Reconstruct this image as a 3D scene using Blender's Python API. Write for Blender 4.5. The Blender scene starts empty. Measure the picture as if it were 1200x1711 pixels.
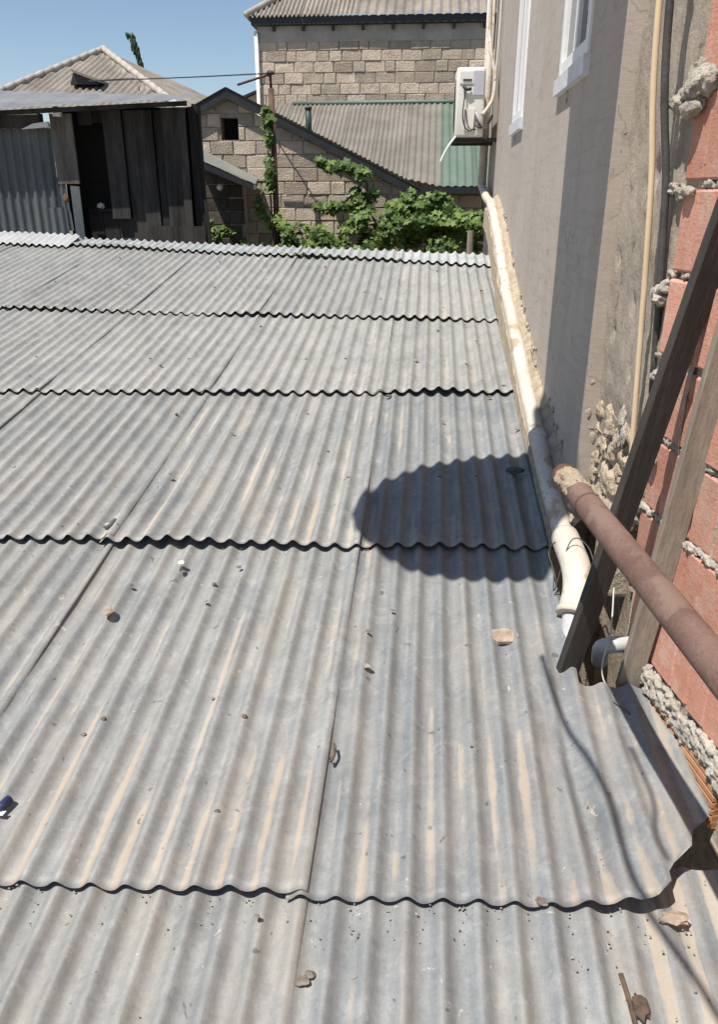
import bpy, bmesh, math, random
from mathutils import Vector, Matrix, noise
R = math.radians
random.seed(11)
S = bpy.context.scene
COL = S.collection

# ------------------------------------------------------------------ camera
PITCH, YAW = 22.2, 4.9
cam = bpy.data.cameras.new('camera')
cam.sensor_fit = 'VERTICAL'; cam.sensor_height = 36; cam.lens = 27.04
cam.clip_start = 0.05; cam.clip_end = 8000
camo = bpy.data.objects.new('camera', cam); COL.objects.link(camo)
camo.location = (0, 0, 0)
camo.rotation_euler = (R(90 - PITCH), 0, R(YAW))
S.camera = camo

# ------------------------------------------------------------------ light
EL, AZ = R(65), R(45)
SUN = Vector((math.sin(AZ)*math.cos(EL), math.cos(AZ)*math.cos(EL), -math.sin(EL)))   # travel direction of the light
w = bpy.data.worlds.new('World'); S.world = w; w.use_nodes = True
nt = w.node_tree; bg = nt.nodes['Background']
sky = nt.nodes.new('ShaderNodeTexSky'); sky.sky_type = 'NISHITA'
sky.sun_disc = False; sky.sun_elevation = EL; sky.sun_rotation = R(225)
sky.air_density = 1.0; sky.dust_density = .25; sky.ozone_density = 1.3
nt.links.new(sky.outputs[0], bg.inputs[0]); bg.inputs[1].default_value = 0.083
sl = bpy.data.lights.new('sun', 'SUN'); sl.energy = 5.0; sl.angle = R(0.5); sl.color = (1, .95, .87)
so = bpy.data.objects.new('sun', sl); COL.objects.link(so)
so.rotation_euler = SUN.to_track_quat('-Z', 'Y').to_euler(); so.location = (-4, -4, 12)
S.view_settings.view_transform = 'Standard'; S.view_settings.look = 'None'
S.view_settings.exposure = 0.5; S.view_settings.gamma = 1; S.view_settings.use_curve_mapping = False

# ------------------------------------------------------------------ materials
def newmat(name):
    m = bpy.data.materials.new(name); m.use_nodes = True
    t = m.node_tree; b = t.nodes['Principled BSDF']
    return m, t, b
def nd(t, typ, **k):
    n = t.nodes.new(typ)
    for a, v in k.items():
        if a.startswith('i_'):
            key = a[2:]; key = int(key) if key.isdigit() else key.replace('_', ' ')
            n.inputs[key].default_value = v
        else: setattr(n, a, v)
    return n
def L(t, a, b): t.links.new(a, b)
def rgb(c): return (c[0], c[1], c[2], 1)
def coords(t, kind='Object', scale=(1, 1, 1), rot=(0, 0, 0)):
    tc = nd(t, 'ShaderNodeTexCoord'); mp = nd(t, 'ShaderNodeMapping')
    mp.inputs['Scale'].default_value = scale; mp.inputs['Rotation'].default_value = rot
    L(t, tc.outputs[kind], mp.inputs['Vector']); return mp.outputs[0]
def noi(t, vec, scale, detail=6, rough=.6, dist=0):
    n = nd(t, 'ShaderNodeTexNoise'); n.inputs['Scale'].default_value = scale
    n.inputs['Detail'].default_value = detail; n.inputs['Roughness'].default_value = rough
    n.inputs['Distortion'].default_value = dist
    L(t, vec, n.inputs['Vector']); return n.outputs['Fac']
def ramp(t, fac, p0, p1, c0=(0, 0, 0), c1=(1, 1, 1)):
    r = nd(t, 'ShaderNodeValToRGB'); e = r.color_ramp.elements
    e[0].position = p0; e[0].color = rgb(c0); e[1].position = p1; e[1].color = rgb(c1)
    L(t, fac, r.inputs[0]); return r.outputs[0]
def mix(t, fac, a, b, mode='MIX'):
    m = nd(t, 'ShaderNodeMixRGB'); m.blend_type = mode
    for s, v in ((0, fac), (1, a), (2, b)):
        if isinstance(v, (int, float)): m.inputs[s].default_value = v
        elif isinstance(v, tuple): m.inputs[s].default_value = rgb(v)
        else: L(t, v, m.inputs[s])
    return m.outputs[0]
def mul(t, a, b, op='MULTIPLY'):
    m = nd(t, 'ShaderNodeMath'); m.operation = op
    for s, v in ((0, a), (1, b)):
        if isinstance(v, (int, float)): m.inputs[s].default_value = v
        else: L(t, v, m.inputs[s])
    return m.outputs[0]
def bump(t, b, h, dist=.005, strength=.6):
    n = nd(t, 'ShaderNodeBump'); n.inputs['Distance'].default_value = dist; n.inputs['Strength'].default_value = strength
    L(t, h, n.inputs['Height']); L(t, n.outputs[0], b.inputs['Normal'])
def vary(t, col, amt):
    oi = nd(t, 'ShaderNodeObjectInfo')
    v = nd(t, 'ShaderNodeMapRange'); v.inputs['To Min'].default_value = 1 - amt; v.inputs['To Max'].default_value = 1 + amt
    L(t, oi.outputs['Random'], v.inputs[0])
    hs = nd(t, 'ShaderNodeHueSaturation'); L(t, v.outputs[0], hs.inputs['Value']); L(t, col, hs.inputs['Color'])
    return hs.outputs[0]
def simple(name, c1, c2, scale=8, rough=.8, bd=.004, bs=.5, spec=.3, metal=0, var=0, stretch=(1, 1, 1), fine=60, contrast=(.35, .65), spots=None):
    m, t, b = newmat(name); v = coords(t, scale=stretch)
    n1 = noi(t, v, scale, 8, .65); n2 = noi(t, v, fine, 4, .7)
    c = mix(t, ramp(t, n1, *contrast), c1, c2)
    c = mix(t, .35, c, ramp(t, n2, .25, .75, (.35,)*3, (1,)*3), 'SOFT_LIGHT')
    if spots:
        c = mix(t, ramp(t, noi(t, v, spots[1], 3, .6), spots[2], spots[2]+.06), c, spots[0])
    if var: c = vary(t, c, var)
    L(t, c, b.inputs['Base Color']); b.inputs['Roughness'].default_value = rough
    b.inputs['Specular IOR Level'].default_value = spec; b.inputs['Metallic'].default_value = metal
    bump(t, b, mul(t, n1, n2, 'ADD'), bd, bs)
    return m

def roof_metal(name, ca, cb, dustc, dustamt, thr=.86, smear=(.13, .14, .15)):
    m, t, b = newmat(name)
    uv = coords(t, 'UV')
    uvs = coords(t, 'UV', (1, .16, 1)); uvl = coords(t, 'UV', (9, .5, 1))
    at = nd(t, 'ShaderNodeAttribute', attribute_name='valley').outputs['Fac']
    al = nd(t, 'ShaderNodeAttribute', attribute_name='along').outputs['Fac']
    n1 = noi(t, uv, 3.0, 8, .7, .6); n2 = noi(t, uvs, 22, 6, .65); n3 = noi(t, uv, 150, 3, .6)
    c = mix(t, ramp(t, n1, .32, .68), ca, cb)
    c = mix(t, .5, c, ramp(t, n2, .25, .75, (.3,)*3, (.75,)*3), 'SOFT_LIGHT')
    vo = nd(t, 'ShaderNodeTexVoronoi'); vo.inputs['Scale'].default_value = 70; L(t, uv, vo.inputs['Vector'])
    vr = nd(t, 'ShaderNodeSeparateColor'); L(t, vo.outputs['Color'], vr.inputs[0]); c = mix(t, .16, c, ramp(t, vr.outputs[0], 0, 1, (.25,)*3, (.75,)*3), 'SOFT_LIGHT')
    c = mix(t, .3, c, ramp(t, n3, .3, .7, (.35,)*3, (.7,)*3), 'SOFT_LIGHT')
    # wind blown sand lying in the valleys, crisp edged where it ends
    def part(fac, k): return mul(t, fac, k)
    big = noi(t, uv, 1.7, 4, .6); lng = noi(t, uvl, 1.3, 4, .6); brk = noi(t, coords(t, 'UV', (1, .35, 1)), 38, 7, .75)
    f = mul(t, part(at, .62), part(big, 1.0), 'ADD')
    f = mul(t, f, part(lng, .95), 'ADD'); f = mul(t, f, part(brk, .34), 'ADD'); f = mul(t, f, part(al, .20), 'ADD')
    oi = nd(t, 'ShaderNodeObjectInfo'); f = mul(t, f, part(oi.outputs['Random'], .10), 'ADD')
    d = mul(t, ramp(t, mul(t, f, .44), thr, thr + .055), .62*dustamt)
    thin = mul(t, ramp(t, noi(t, uvs, 9, 7, .7), .46, .72), .34*dustamt)
    d = mul(t, d, thin, 'MAXIMUM')
    # dull worn smears and water marks, softly edged
    sm = ramp(t, noi(t, uv, 6, 7, .68, .25), .50, .60); c = mix(t, mul(t, sm, .30), c, smear)
    sm2 = ramp(t, noi(t, coords(t, 'UV', (1, 1, 1), (0, 0, 1.3)), 13, 6, .72, .1), .56, .62); c = mix(t, mul(t, sm2, .28), c, (.36, .36, .35))
    oc = mix(t, mul(t, al, ramp(t, noi(t, coords(t, 'UV', (4, .6, 1)), 1.7, 5, .7), .42, .66)), dustc, (.385, .28, .19))
    c = mix(t, d, c, oc)
    # lime splashes and droppings
    sp = ramp(t, noi(t, uv, 24, 4, .7, 1.2), .675, .70)
    c = mix(t, mul(t, sp, .7), c, (.5, .47, .42))
    dk = ramp(t, noi(t, coords(t, 'UV', (1, 1, 1), (0, 0, .7)), 27, 2, .6, .5), .70, .73)
    c = mix(t, mul(t, dk, .6), c, (.07, .06, .05))
    ru = ramp(t, noi(t, coords(t, 'UV', (6, .8, 1)), 1.6, 5, .7), .66, .78)
    c = mix(t, mul(t, mul(t, ru, al), .5), c, (.28, .16, .075))
    hs = vary(t, c, .07)
    L(t, hs, b.inputs['Base Color'])
    b.inputs['Metallic'].default_value = .15
    rr = nd(t, 'ShaderNodeMapRange'); rr.inputs['To Min'].default_value = .5; rr.inputs['To Max'].default_value = .85
    L(t, mul(t, d, n1, 'MAXIMUM'), rr.inputs[0]); L(t, rr.outputs[0], b.inputs['Roughness'])
    b.inputs['Specular IOR Level'].default_value = .35
    bump(t, b, mul(t, n1, mul(t, n2, mul(t, brk, d), 'ADD'), 'ADD'), .0035, .6)
    return m

M = {}
M['roof'] = roof_metal('galvanised_sheet', (.195, .202, .201), (.262, .263, .255), (.44, .38, .30), 1.0, .845)
M['roof_blue'] = roof_metal('galvanised_sheet_bluish', (.172, .184, .193), (.246, .252, .250), (.44, .38, .30), 1.0, .815)
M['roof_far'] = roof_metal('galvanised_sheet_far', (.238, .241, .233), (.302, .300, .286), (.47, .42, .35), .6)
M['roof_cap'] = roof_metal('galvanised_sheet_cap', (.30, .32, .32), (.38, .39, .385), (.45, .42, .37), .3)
M['nail'] = simple('nail_rust', (.09, .06, .045), (.16, .11, .08), 60, .7, .001, .3)
M['shed_metal'] = simple('old_galvanised', (.060, .075, .082), (.125, .137, .14), 3, .6, .003, .4, .4, .3, .1, (1, 1, .25))
M['white_strip'] = simple('pale_tin', (.50, .49, .47), (.62, .61, .58), 10, .5)
M['roof_cap_plain'] = simple('pale_grey_sheet', (.30, .31, .31), (.38, .39, .385), 3, .55)
M['shed_roof'] = simple('dull_tin', (.13, .137, .148), (.175, .182, .192), 3, .9, .004, .5, .1)
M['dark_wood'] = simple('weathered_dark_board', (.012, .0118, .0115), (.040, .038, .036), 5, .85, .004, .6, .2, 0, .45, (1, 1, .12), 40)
M['old_board'] = simple('grey_old_board', (.06, .055, .05), (.13, .12, .11), 5, .85, .004, .6, .2, 0, .2, (1, 1, .12), 40)
M['black_void'] = simple('shade_black', (.008, .008, .008), (.014, .013, .012), 5, .95)  # near-black colour standing in for shade inside openings and the pipe bore
M['black_plank'] = simple('tarred_timber', (.012, .0112, .0105), (.048, .043, .039), 6, .72, .004, .7, .35, 0, 0, (1, 1, .1), 90)
M['grey_plank'] = simple('grey_timber', (.15, .12, .095), (.30, .25, .20), 7, .85, .004, .7, .2, 0, 0, (1, 1, .08), 110)
M['yellow_wood'] = simple('pale_batten', (.55, .40, .24), (.68, .53, .36), 6, .6, .001, .3, .3, 0, 0, (1, 1, .1))
M['rust_pipe'] = simple('rusted_steel', (.10, .056, .044), (.17, .107, .087), 9, .78, .003, .7, .3, .1, 0, (1, 1, 1), 120, (.3, .7), ((.185, .125, .10), 11, .52))
M['pvc'] = simple('dusty_white_pvc', (.40, .345, .28), (.54, .495, .435), 7, .55, .001, .3, .35, 0, 0, (1, .5, 1), 50, (.32, .62), ((.38, .30, .215), 13, .57))
M['pvc_grey'] = simple('grey_pvc', (.34, .34, .34), (.46, .46, .45), 8, .45, .001, .2, .4)
M['rubber'] = simple('dark_rubber', (.045, .043, .042), (.075, .072, .07), 9, .6)
M['mortar'] = simple('crumbly_mortar', (.30, .265, .22), (.50, .46, .40), 22, .95, .01, 1, .1, 0, .1, (1, 1, 1), 120)
M['sand_mortar'] = simple('sandy_mortar', (.34, .27, .19), (.52, .43, .32), 18, .95, .012, 1, .1, 0, .1, (1, 1, 1), 120)
M['rubble'] = simple('rubble_stone', (.22, .18, .14), (.42, .35, .27), 12, .95, .015, 1, .1, 0, .2, (1, 1, 1), 90)
M['ac_white'] = simple('aged_white_paint', (.56, .54, .50), (.66, .645, .61), 3, .45, .001, .2, .4)
M['ac_panel'] = simple('grey_lilac_label', (.36, .36, .42), (.42, .42, .47), 6, .5)
M['dark_grille'] = simple('dark_grille', (.03, .03, .03), (.05, .05, .05), 8, .6)
M['white_frame'] = simple('white_pvc_frame', (.68, .68, .68), (.76, .76, .75), 4, .35, .0005, .2, .5)
M['sill'] = simple('grey_white_sill', (.50, .51, .54), (.62, .63, .66), 9, .5)
M['black_paint'] = simple('black_paint', (.012, .0125, .015), (.024, .024, .028), 7, .5, .001, .3, .4)
M['asbestos'] = simple('asbestos_sheet', (.155, .135, .113), (.26, .23, .196), 1.5, .9, .004, .6, .2, 0, .12, (1, .4, 1), 20)
M['ridge_tile'] = simple('pale_ridge', (.30, .27, .232), (.40, .365, .32), 5, .9)
M['brown_sheet'] = simple('brown_grey_sheet', (.13, .118, .10), (.185, .168, .145), 2, .65, .002, .3, .35, 0, .06)
M['green_sheet'] = simple('faded_green_sheet', (.080, .118, .090), (.112, .15, .118), 2, .55, .002, .3, .4, 0, .06)
M['grey_sheet'] = simple('grey_green_sheet', (.15, .155, .138), (.21, .213, .19), 2, .6, .002, .3, .35)
M['joint'] = simple('block_joint_mortar', (.19, .16, .13), (.33, .285, .24), 15, .95, .01, .8, .1)  # mortar tone of the block joints and backing walls
M['belt'] = simple('cement_belt', (.27, .25, .23), (.36, .33, .30), 4, .9, .006, .6, .1)
M['grey_wall'] = simple('cement_wall', (.30, .27, .24), (.40, .36, .32), 2, .9, .006, .6, .1)
M['green_pipe'] = simple('dark_green_pipe', (.02, .035, .03), (.035, .055, .045), 8, .5)
M['rust_post'] = simple('rusted_post', (.06, .036, .026), (.13, .08, .058), 10, .85, .003, .6, .2)
M['cable'] = simple('black_cable', (.02, .02, .02), (.03, .03, .03), 8, .6)
M['wire'] = simple('thin_wire', (.16, .15, .14), (.26, .25, .24), 20, .5, .0005, .2, .4, .4)
M['blocker'] = simple('blocker_sheet', (.38, .36, .33), (.5, .48, .44), 3, .9)
M['pebble'] = simple('grey_pebble', (.13, .11, .09), (.27, .235, .20), 30, .9, .003, .8, .2, 0, .45)
M['chip'] = simple('plaster_chip', (.22, .17, .13), (.34, .27, .21), 25, .95, .003, .8, .1)
M['twig'] = simple('dry_twig', (.05, .033, .025), (.10, .07, .05), 40, .9)
M['paper'] = simple('white_paper', (.72, .71, .68), (.8, .79, .77), 20, .7)
M['blue_plastic'] = simple('navy_plastic', (.015, .02, .06), (.03, .035, .09), 20, .4)
M['red_plastic'] = simple('red_scrap', (.35, .06, .06), (.5, .12, .10), 30, .5)
M['earth'] = simple('dusty_ground', (.22, .18, .13), (.36, .30, .22), .8, .95, .02, .5, .1)
M['shaded_stone'] = simple('shaded_block', (.045, .038, .032), (.09, .078, .066), 6, .95, .01, .7, .1, 0, .2)  # darker stone copy; shade under the lean-to roof put into its colour
M['conifer'] = simple('conifer_green', (.025, .045, .025), (.05, .08, .04), 6, .9)
M['stem'] = simple('vine_stem', (.07, .05, .035), (.13, .10, .07), 20, .9)

def stone_mat():
    m, t, b = newmat('tuff_block')
    v = coords(t); n1 = noi(t, v, 5, 7, .7); n2 = noi(t, v, 38, 5, .7)
    c = mix(t, ramp(t, n1, .3, .7), (.385, .312, .245), (.555, .468, .378))
    c = mix(t, .6, c, ramp(t, n2, .25, .75, (.3,)*3, (.75,)*3), 'SOFT_LIGHT')
    pits = ramp(t, n2, .30, .36); c = mix(t, mul(t, mul(t, pits, -1, 'ADD'), -.55), c, (.12, .09, .07))
    c = vary(t, c, .27)
    L(t, c, b.inputs['Base Color']); b.inputs['Roughness'].default_value = .95; b.inputs['Specular IOR Level'].default_value = .1
    bump(t, b, mul(t, n1, n2, 'ADD'), .03, .9); return m
M['stone'] = stone_mat()

def brick_mat():
    m, t, b = newmat('hollow_clay_block')
    v = coords(t); n1 = noi(t, v, 5, 6, .65); n2 = noi(t, coords(t, scale=(1, .25, 3)), 60, 4, .7); n3 = noi(t, v, 90, 4, .7)
    c = mix(t, ramp(t, n1, .3, .7), (.395, .18, .125), (.50, .265, .197))
    c = mix(t, .35, c, ramp(t, n2, .3, .7, (.35,)*3, (.7,)*3), 'SOFT_LIGHT')
    c = mix(t, .25, c, ramp(t, n3, .3, .7, (.35,)*3, (.7,)*3), 'SOFT_LIGHT')
    c = mix(t, mul(t, ramp(t, noi(t, v, 7, 7, .78, .2), .50, .62), .55), c, (.50, .37, .295))
    c = mix(t, mul(t, ramp(t, noi(t, coords(t, scale=(1, 1, .35)), 14, 6, .75), .58, .70), .5), c, (.30, .115, .075))
    c = mix(t, mul(t, ramp(t, noi(t, coords(t, rot=(.4, 0, 0)), 12, 7, .8), .63, .69), .7), c, (.44, .39, .33))
    c = mix(t, ramp(t, noi(t, v, 30, 3, .6), .70, .73), c, (.16, .07, .05))
    c = vary(t, c, .2)
    L(t, c, b.inputs['Base Color']); b.inputs['Roughness'].default_value = .88; b.inputs['Specular IOR Level'].default_value = .2
    bump(t, b, mul(t, mul(t, n2, .35), mul(t, n1, n3, 'ADD'), 'ADD'), .004, .6); return m
M['brick'] = brick_mat()

def plaster_mat():
    m, t, b = newmat('trowelled_cement_render')
    v = coords(t); vs = coords(t, scale=(1, 1.1, .16)); vt = coords(t, scale=(1, .5, 3))
    n1 = noi(t, v, 1.3, 6, .6, .5); n2 = noi(t, vs, 4, 6, .6, .4); n3 = noi(t, vt, 26, 5, .7); n4 = noi(t, v, 130, 3, .6)
    c = mix(t, ramp(t, n1, .3, .7), (.355, .305, .258), (.415, .372, .33))
    c = mix(t, mul(t, ramp(t, n2, .40, .74), .55), c, (.455, .42, .39))
    c = mix(t, mul(t, ramp(t, noi(t, vs, 2.1, 5, .6), .48, .76), .5), c, (.36, .28, .215))
    c = mix(t, .3, c, ramp(t, n3, .25, .75, (.35,)*3, (.7,)*3), 'SOFT_LIGHT')
    c = mix(t, .2, c, ramp(t, n4, .3, .7, (.35,)*3, (.7,)*3), 'SOFT_LIGHT')
    tr_ = noi(t, coords(t, scale=(1, .22, 2.6), rot=(.5, 0, 0)), 9, 7, .75, .4)
    c = mix(t, mul(t, ramp(t, tr_, .52, .64), .35), c, (.27, .235, .205))
    c = mix(t, mul(t, ramp(t, noi(t, v, 17, 6, .78), .62, .70), .45), c, (.24, .20, .165))
    vc = nd(t, 'ShaderNodeTexVoronoi'); vc.feature = 'DISTANCE_TO_EDGE'; vc.inputs['Scale'].default_value = 1.3
    wv = nd(t, 'ShaderNodeVectorMath'); wv.operation = 'ADD'; nn = nd(t, 'ShaderNodeTexNoise'); nn.inputs['Scale'].default_value = 3.5; nn.inputs['Detail'].default_value = 8
    sc_ = nd(t, 'ShaderNodeVectorMath'); sc_.operation = 'SCALE'; sc_.inputs['Scale'].default_value = .5
    L(t, v, nn.inputs['Vector']); L(t, nn.outputs['Color'], sc_.inputs[0]); L(t, v, wv.inputs[0]); L(t, sc_.outputs[0], wv.inputs[1]); L(t, wv.outputs[0], vc.inputs['Vector'])
    c = mix(t, mul(t, ramp(t, vc.outputs['Distance'], .0, .006, (1,)*3, (0,)*3), .5), c, (.16, .135, .11))
    L(t, c, b.inputs['Base Color']); b.inputs['Roughness'].default_value = .85; b.inputs['Specular IOR Level'].default_value = .2
    bump(t, b, mul(t, mul(t, tr_, .6), mul(t, n3, .5), 'ADD'), .005, .35); return m
M['plaster'] = plaster_mat()

def rough_mat():
    m, t, b = newmat('rough_cast_concrete')
    v = coords(t); n1 = noi(t, v, 4, 7, .7, .1); n2 = noi(t, v, 60, 6, .75); n3 = noi(t, coords(t, scale=(1, 1, .6)), 15, 6, .75, .1)
    c = mix(t, ramp(t, n1, .3, .7), (.27, .225, .18), (.40, .345, .285))
    c = mix(t, .6, c, ramp(t, n2, .25, .75, (.28,)*3, (.78,)*3), 'SOFT_LIGHT')
    c = mix(t, mul(t, ramp(t, n3, .60, .66), .7), c, (.10, .08, .06))
    L(t, c, b.inputs['Base Color']); b.inputs['Roughness'].default_value = .95; b.inputs['Specular IOR Level'].default_value = .1
    bump(t, b, mul(t, mul(t, n1, .5), mul(t, n2, mul(t, n3, .6), 'ADD'), 'ADD'), .007, .8); return m
M['rough'] = rough_mat()

def leaf_mat():
    m, t, b = newmat('vine_leaf')
    at = nd(t, 'ShaderNodeAttribute', attribute_name='tone').outputs['Fac']
    c = mix(t, at, (.030, .066, .014), (.22, .315, .075))
    L(t, c, b.inputs['Base Color']); b.inputs['Roughness'].default_value = .5; b.inputs['Specular IOR Level'].default_value = .3
    tr = nd(t, 'ShaderNodeBsdfTranslucent'); L(t, mix(t, .5, c, (.16, .26, .03)), tr.inputs['Color'])
    mx = nd(t, 'ShaderNodeMixShader'); mx.inputs[0].default_value = .3
    L(t, b.outputs[0], mx.inputs[1]); L(t, tr.outputs[0], mx.inputs[2])
    L(t, mx.outputs[0], t.nodes['Material Output'].inputs['Surface']); return m
M['leaf'] = leaf_mat()
def glass_mat():
    m, t, b = newmat('window_glass')
    b.inputs['Base Color'].default_value = (.03, .035, .04, 1); b.inputs['Roughness'].default_value = .06
    b.inputs['Specular IOR Level'].default_value = .6; return m
M['glass'] = glass_mat()

# ------------------------------------------------------------------ builders
def tag(o, label=None, cat=None, group=None, kind=None):
    if label: o['label'] = label
    if cat: o['category'] = cat
    if group: o['group'] = group
    if kind: o['kind'] = kind
    return o
def thing(name, label, cat, loc=(0, 0, 0), group=None):
    o = bpy.data.objects.new(name, None); COL.objects.link(o); o.location = loc
    o.empty_display_size = .1
    return tag(o, label, cat, group)
def wloc(o):
    v = Vector((0, 0, 0))
    while o: v = v + o.location; o = o.parent
    return v
class MB:
    """collects world-space geometry and links it as ONE mesh object"""
    def __init__(s): s.v = []; s.f = []
    def add(s, vs, fs):
        k = len(s.v); s.v += [tuple(p) for p in vs]; s.f += [tuple(i + k for i in f) for f in fs]; return s
    def box(s, a, b, ch=0.0):
        x0, y0, z0 = a; x1, y1, z1 = b
        if ch <= 0:
            vs = [(x0, y0, z0), (x1, y0, z0), (x1, y1, z0), (x0, y1, z0), (x0, y0, z1), (x1, y0, z1), (x1, y1, z1), (x0, y1, z1)]
            return s.add(vs, [(0, 3, 2, 1), (4, 5, 6, 7), (0, 1, 5, 4), (1, 2, 6, 5), (2, 3, 7, 6), (3, 0, 4, 7)])
        bm = bmesh.new(); bmesh.ops.create_cube(bm, size=1)
        bmesh.ops.scale(bm, vec=(x1-x0, y1-y0, z1-z0), verts=bm.verts)
        bmesh.ops.translate(bm, vec=((x0+x1)/2, (y0+y1)/2, (z0+z1)/2), verts=bm.verts)
        bmesh.ops.bevel(bm, geom=bm.edges[:], offset=ch, segments=2, affect='EDGES', profile=.6)
        return s.bm(bm)
    def bm(s, bm):
        bm.verts.index_update()
        s.add([v.co[:] for v in bm.verts], [[v.index for v in f.verts] for f in bm.faces]); bm.free(); return s
    def tube(s, pts, r, seg=12, cap=True, rr=None):
        pts = [Vector(p) for p in pts]; n = len(pts); rings = []
        up = Vector((.13, .07, 1)).normalized(); prev = None
        for i, p in enumerate(pts):
            d = (pts[min(i+1, n-1)] - pts[max(i-1, 0)]).normalized()
            if prev is None:
                a = d.cross(up)
                if a.length < .1: a = d.cross(Vector((1, 0, 0)))
            else: a = prev - d*prev.dot(d)
            a.normalize(); prev = a; b = d.cross(a)
            q = rr[i] if rr else r
            rings.append([p + (a*math.cos(2*math.pi*k/seg) + b*math.sin(2*math.pi*k/seg))*q for k in range(seg)])
        vs = [v for g in rings for v in g]; fs = []
        for i in range(n-1):
            for k in range(seg):
                k2 = (k+1) % seg; fs.append((i*seg+k, i*seg+k2, (i+1)*seg+k2, (i+1)*seg+k))
        if cap: fs.append(tuple(range(seg-1, -1, -1))); fs.append(tuple((n-1)*seg+k for k in range(seg)))
        return s.add(vs, fs)
    def prism(s, poly, d, back=True):
        """poly: list of 3D points, extruded by vector d"""
        n = len(poly); d = Vector(d); a = [Vector(p) for p in poly]; b = [p + d for p in a]
        fs = [tuple(range(n)), tuple(range(2*n-1, n-1, -1))] + [(i, i+n, (i+1) % n + n, (i+1) % n) for i in range(n)]
        return s.add(a + b, fs)
    def lump(s, c, r, sub=2, amt=.35, sc=(1, 1, 1), seed=0, fr=2.2):
        bm = bmesh.new(); bmesh.ops.create_icosphere(bm, subdivisions=sub, radius=1)
        for v in bm.verts:
            k = 1 + amt*noise.noise(v.co*fr + Vector((seed*3.1, seed*1.7, seed))) + amt*.5*noise.noise(v.co*fr*2.7 + Vector((seed, 5, seed)))
            v.co = Vector((v.co.x*sc[0], v.co.y*sc[1], v.co.z*sc[2]))*k*r + Vector(c)
        return s.bm(bm)
    def build(s, name, mat, parent=None, smooth=False, kind=None, fix=True, remesh=0):
        me = bpy.data.meshes.new(name); off = wloc(parent) if parent else Vector((0, 0, 0))
        me.from_pydata([Vector(p) - off for p in s.v], [], s.f); me.update()
        if fix:
            bm = bmesh.new(); bm.from_mesh(me); bmesh.ops.recalc_face_normals(bm, faces=bm.faces[:]); bm.to_mesh(me); bm.free()
        me.materials.append(M[mat])
        if smooth: me.polygons.foreach_set('use_smooth', [True]*len(me.polygons))
        o = bpy.data.objects.new(name, me); COL.objects.link(o)
        if parent: o.parent = parent
        if kind: o['kind'] = kind
        if remesh:
            m_ = o.modifiers.new('bond', 'REMESH'); m_.mode = 'VOXEL'; m_.voxel_size = remesh; m_.use_smooth_shade = True
            q_ = o.modifiers.new('soften', 'SMOOTH'); q_.iterations = 2; q_.factor = .5
            if 'crumble' not in bpy.data.textures:
                tx = bpy.data.textures.new('crumble', 'CLOUDS'); tx.noise_scale = .014; tx.noise_depth = 4
            dm = o.modifiers.new('crumble', 'DISPLACE'); dm.texture = bpy.data.textures['crumble']; dm.strength = min(.016, remesh*4); dm.texture_coords = 'LOCAL'
        return o
def solo(name, mb, mat, label, cat, base, group=None, smooth=False):
    """a thing that is one mesh, origin at its base"""
    mb.v = [tuple(Vector(p) - Vector(base)) for p in mb.v]
    o = mb.build(name, mat, None, smooth); o.location = base
    return tag(o, label, cat, group)
def curve_pts(ctrl, n=8):
    """Catmull-Rom through control points"""
    P = [Vector(c) for c in ctrl]; P = [P[0]*2 - P[1]] + P + [P[-1]*2 - P[-2]]; out = []
    for i in range(1, len(P)-2):
        for k in range(n):
            t = k/n; a, b, c, d = P[i-1:i+3]
            out.append(.5*((2*b) + (c-a)*t + (2*a-5*b+4*c-d)*t*t + (3*b-a-3*c+d)*t**3))
    out.append(P[-2]); return out

# ------------------------------------------------------------------ ground
g = MB()
g.add([(-4000, -4000, -4), (4000, -4000, -4), (4000, 4000, -4), (-4000, 4000, -4)], [(0, 1, 2, 3)])
g.build('ground', 'earth', kind='structure')

# ------------------------------------------------------------------ the corrugated roof
SL = R(9.2); CS, SN = math.cos(SL), math.sin(SL)
NRM = Vector((0, -SN, CS)); VD = Vector((0, CS, SN)); H0 = -1.675
def RP(u, v, h=0.0):                      # point h above the roof plane, u across, v up the slope
    return Vector((u, 0, H0/CS)) + VD*v + NRM*h
PER = 0.97/12
def wavez(u, v, seed):
    ph = 2*math.pi*(u + .006*noise.noise(Vector((u*1.3, v*1.1, seed))))/PER
    return math.cos(ph)
roof = thing('low_corrugated_roof', 'low shed roof of weathered corrugated sheets sloping up from the viewer, with sand in its valleys', 'roof', (0, 3.5, -4))
US = [-.228, -1.198, -2.168, -3.138, -4.108, -5.078, -6.05]
def rowv(i, u):
    return [-.25, 1.30 + .03*u, 2.735 + .035*u, 4.27 + .05*u, 5.61 - .035*u, 7.22 - .17*u, 7.6 - .15*u][i]
GAPS = {1: ((-.40, .13, .012), (-.85, .1, .006)), 2: ((-.92, .22, .024), (-.52, .15, .012), (.08, .2, .008)), 3: ((.10, .16, .026), (-1.0, .18, .012), (-.5, .1, .006), (.42, .08, .01)), 4: ((-1.3, .2, .010), (-.1, .3, .008), (-2.9, .4, .01)), 5: ((-.5, 1.2, .008), (-3, .8, .010))}
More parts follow.
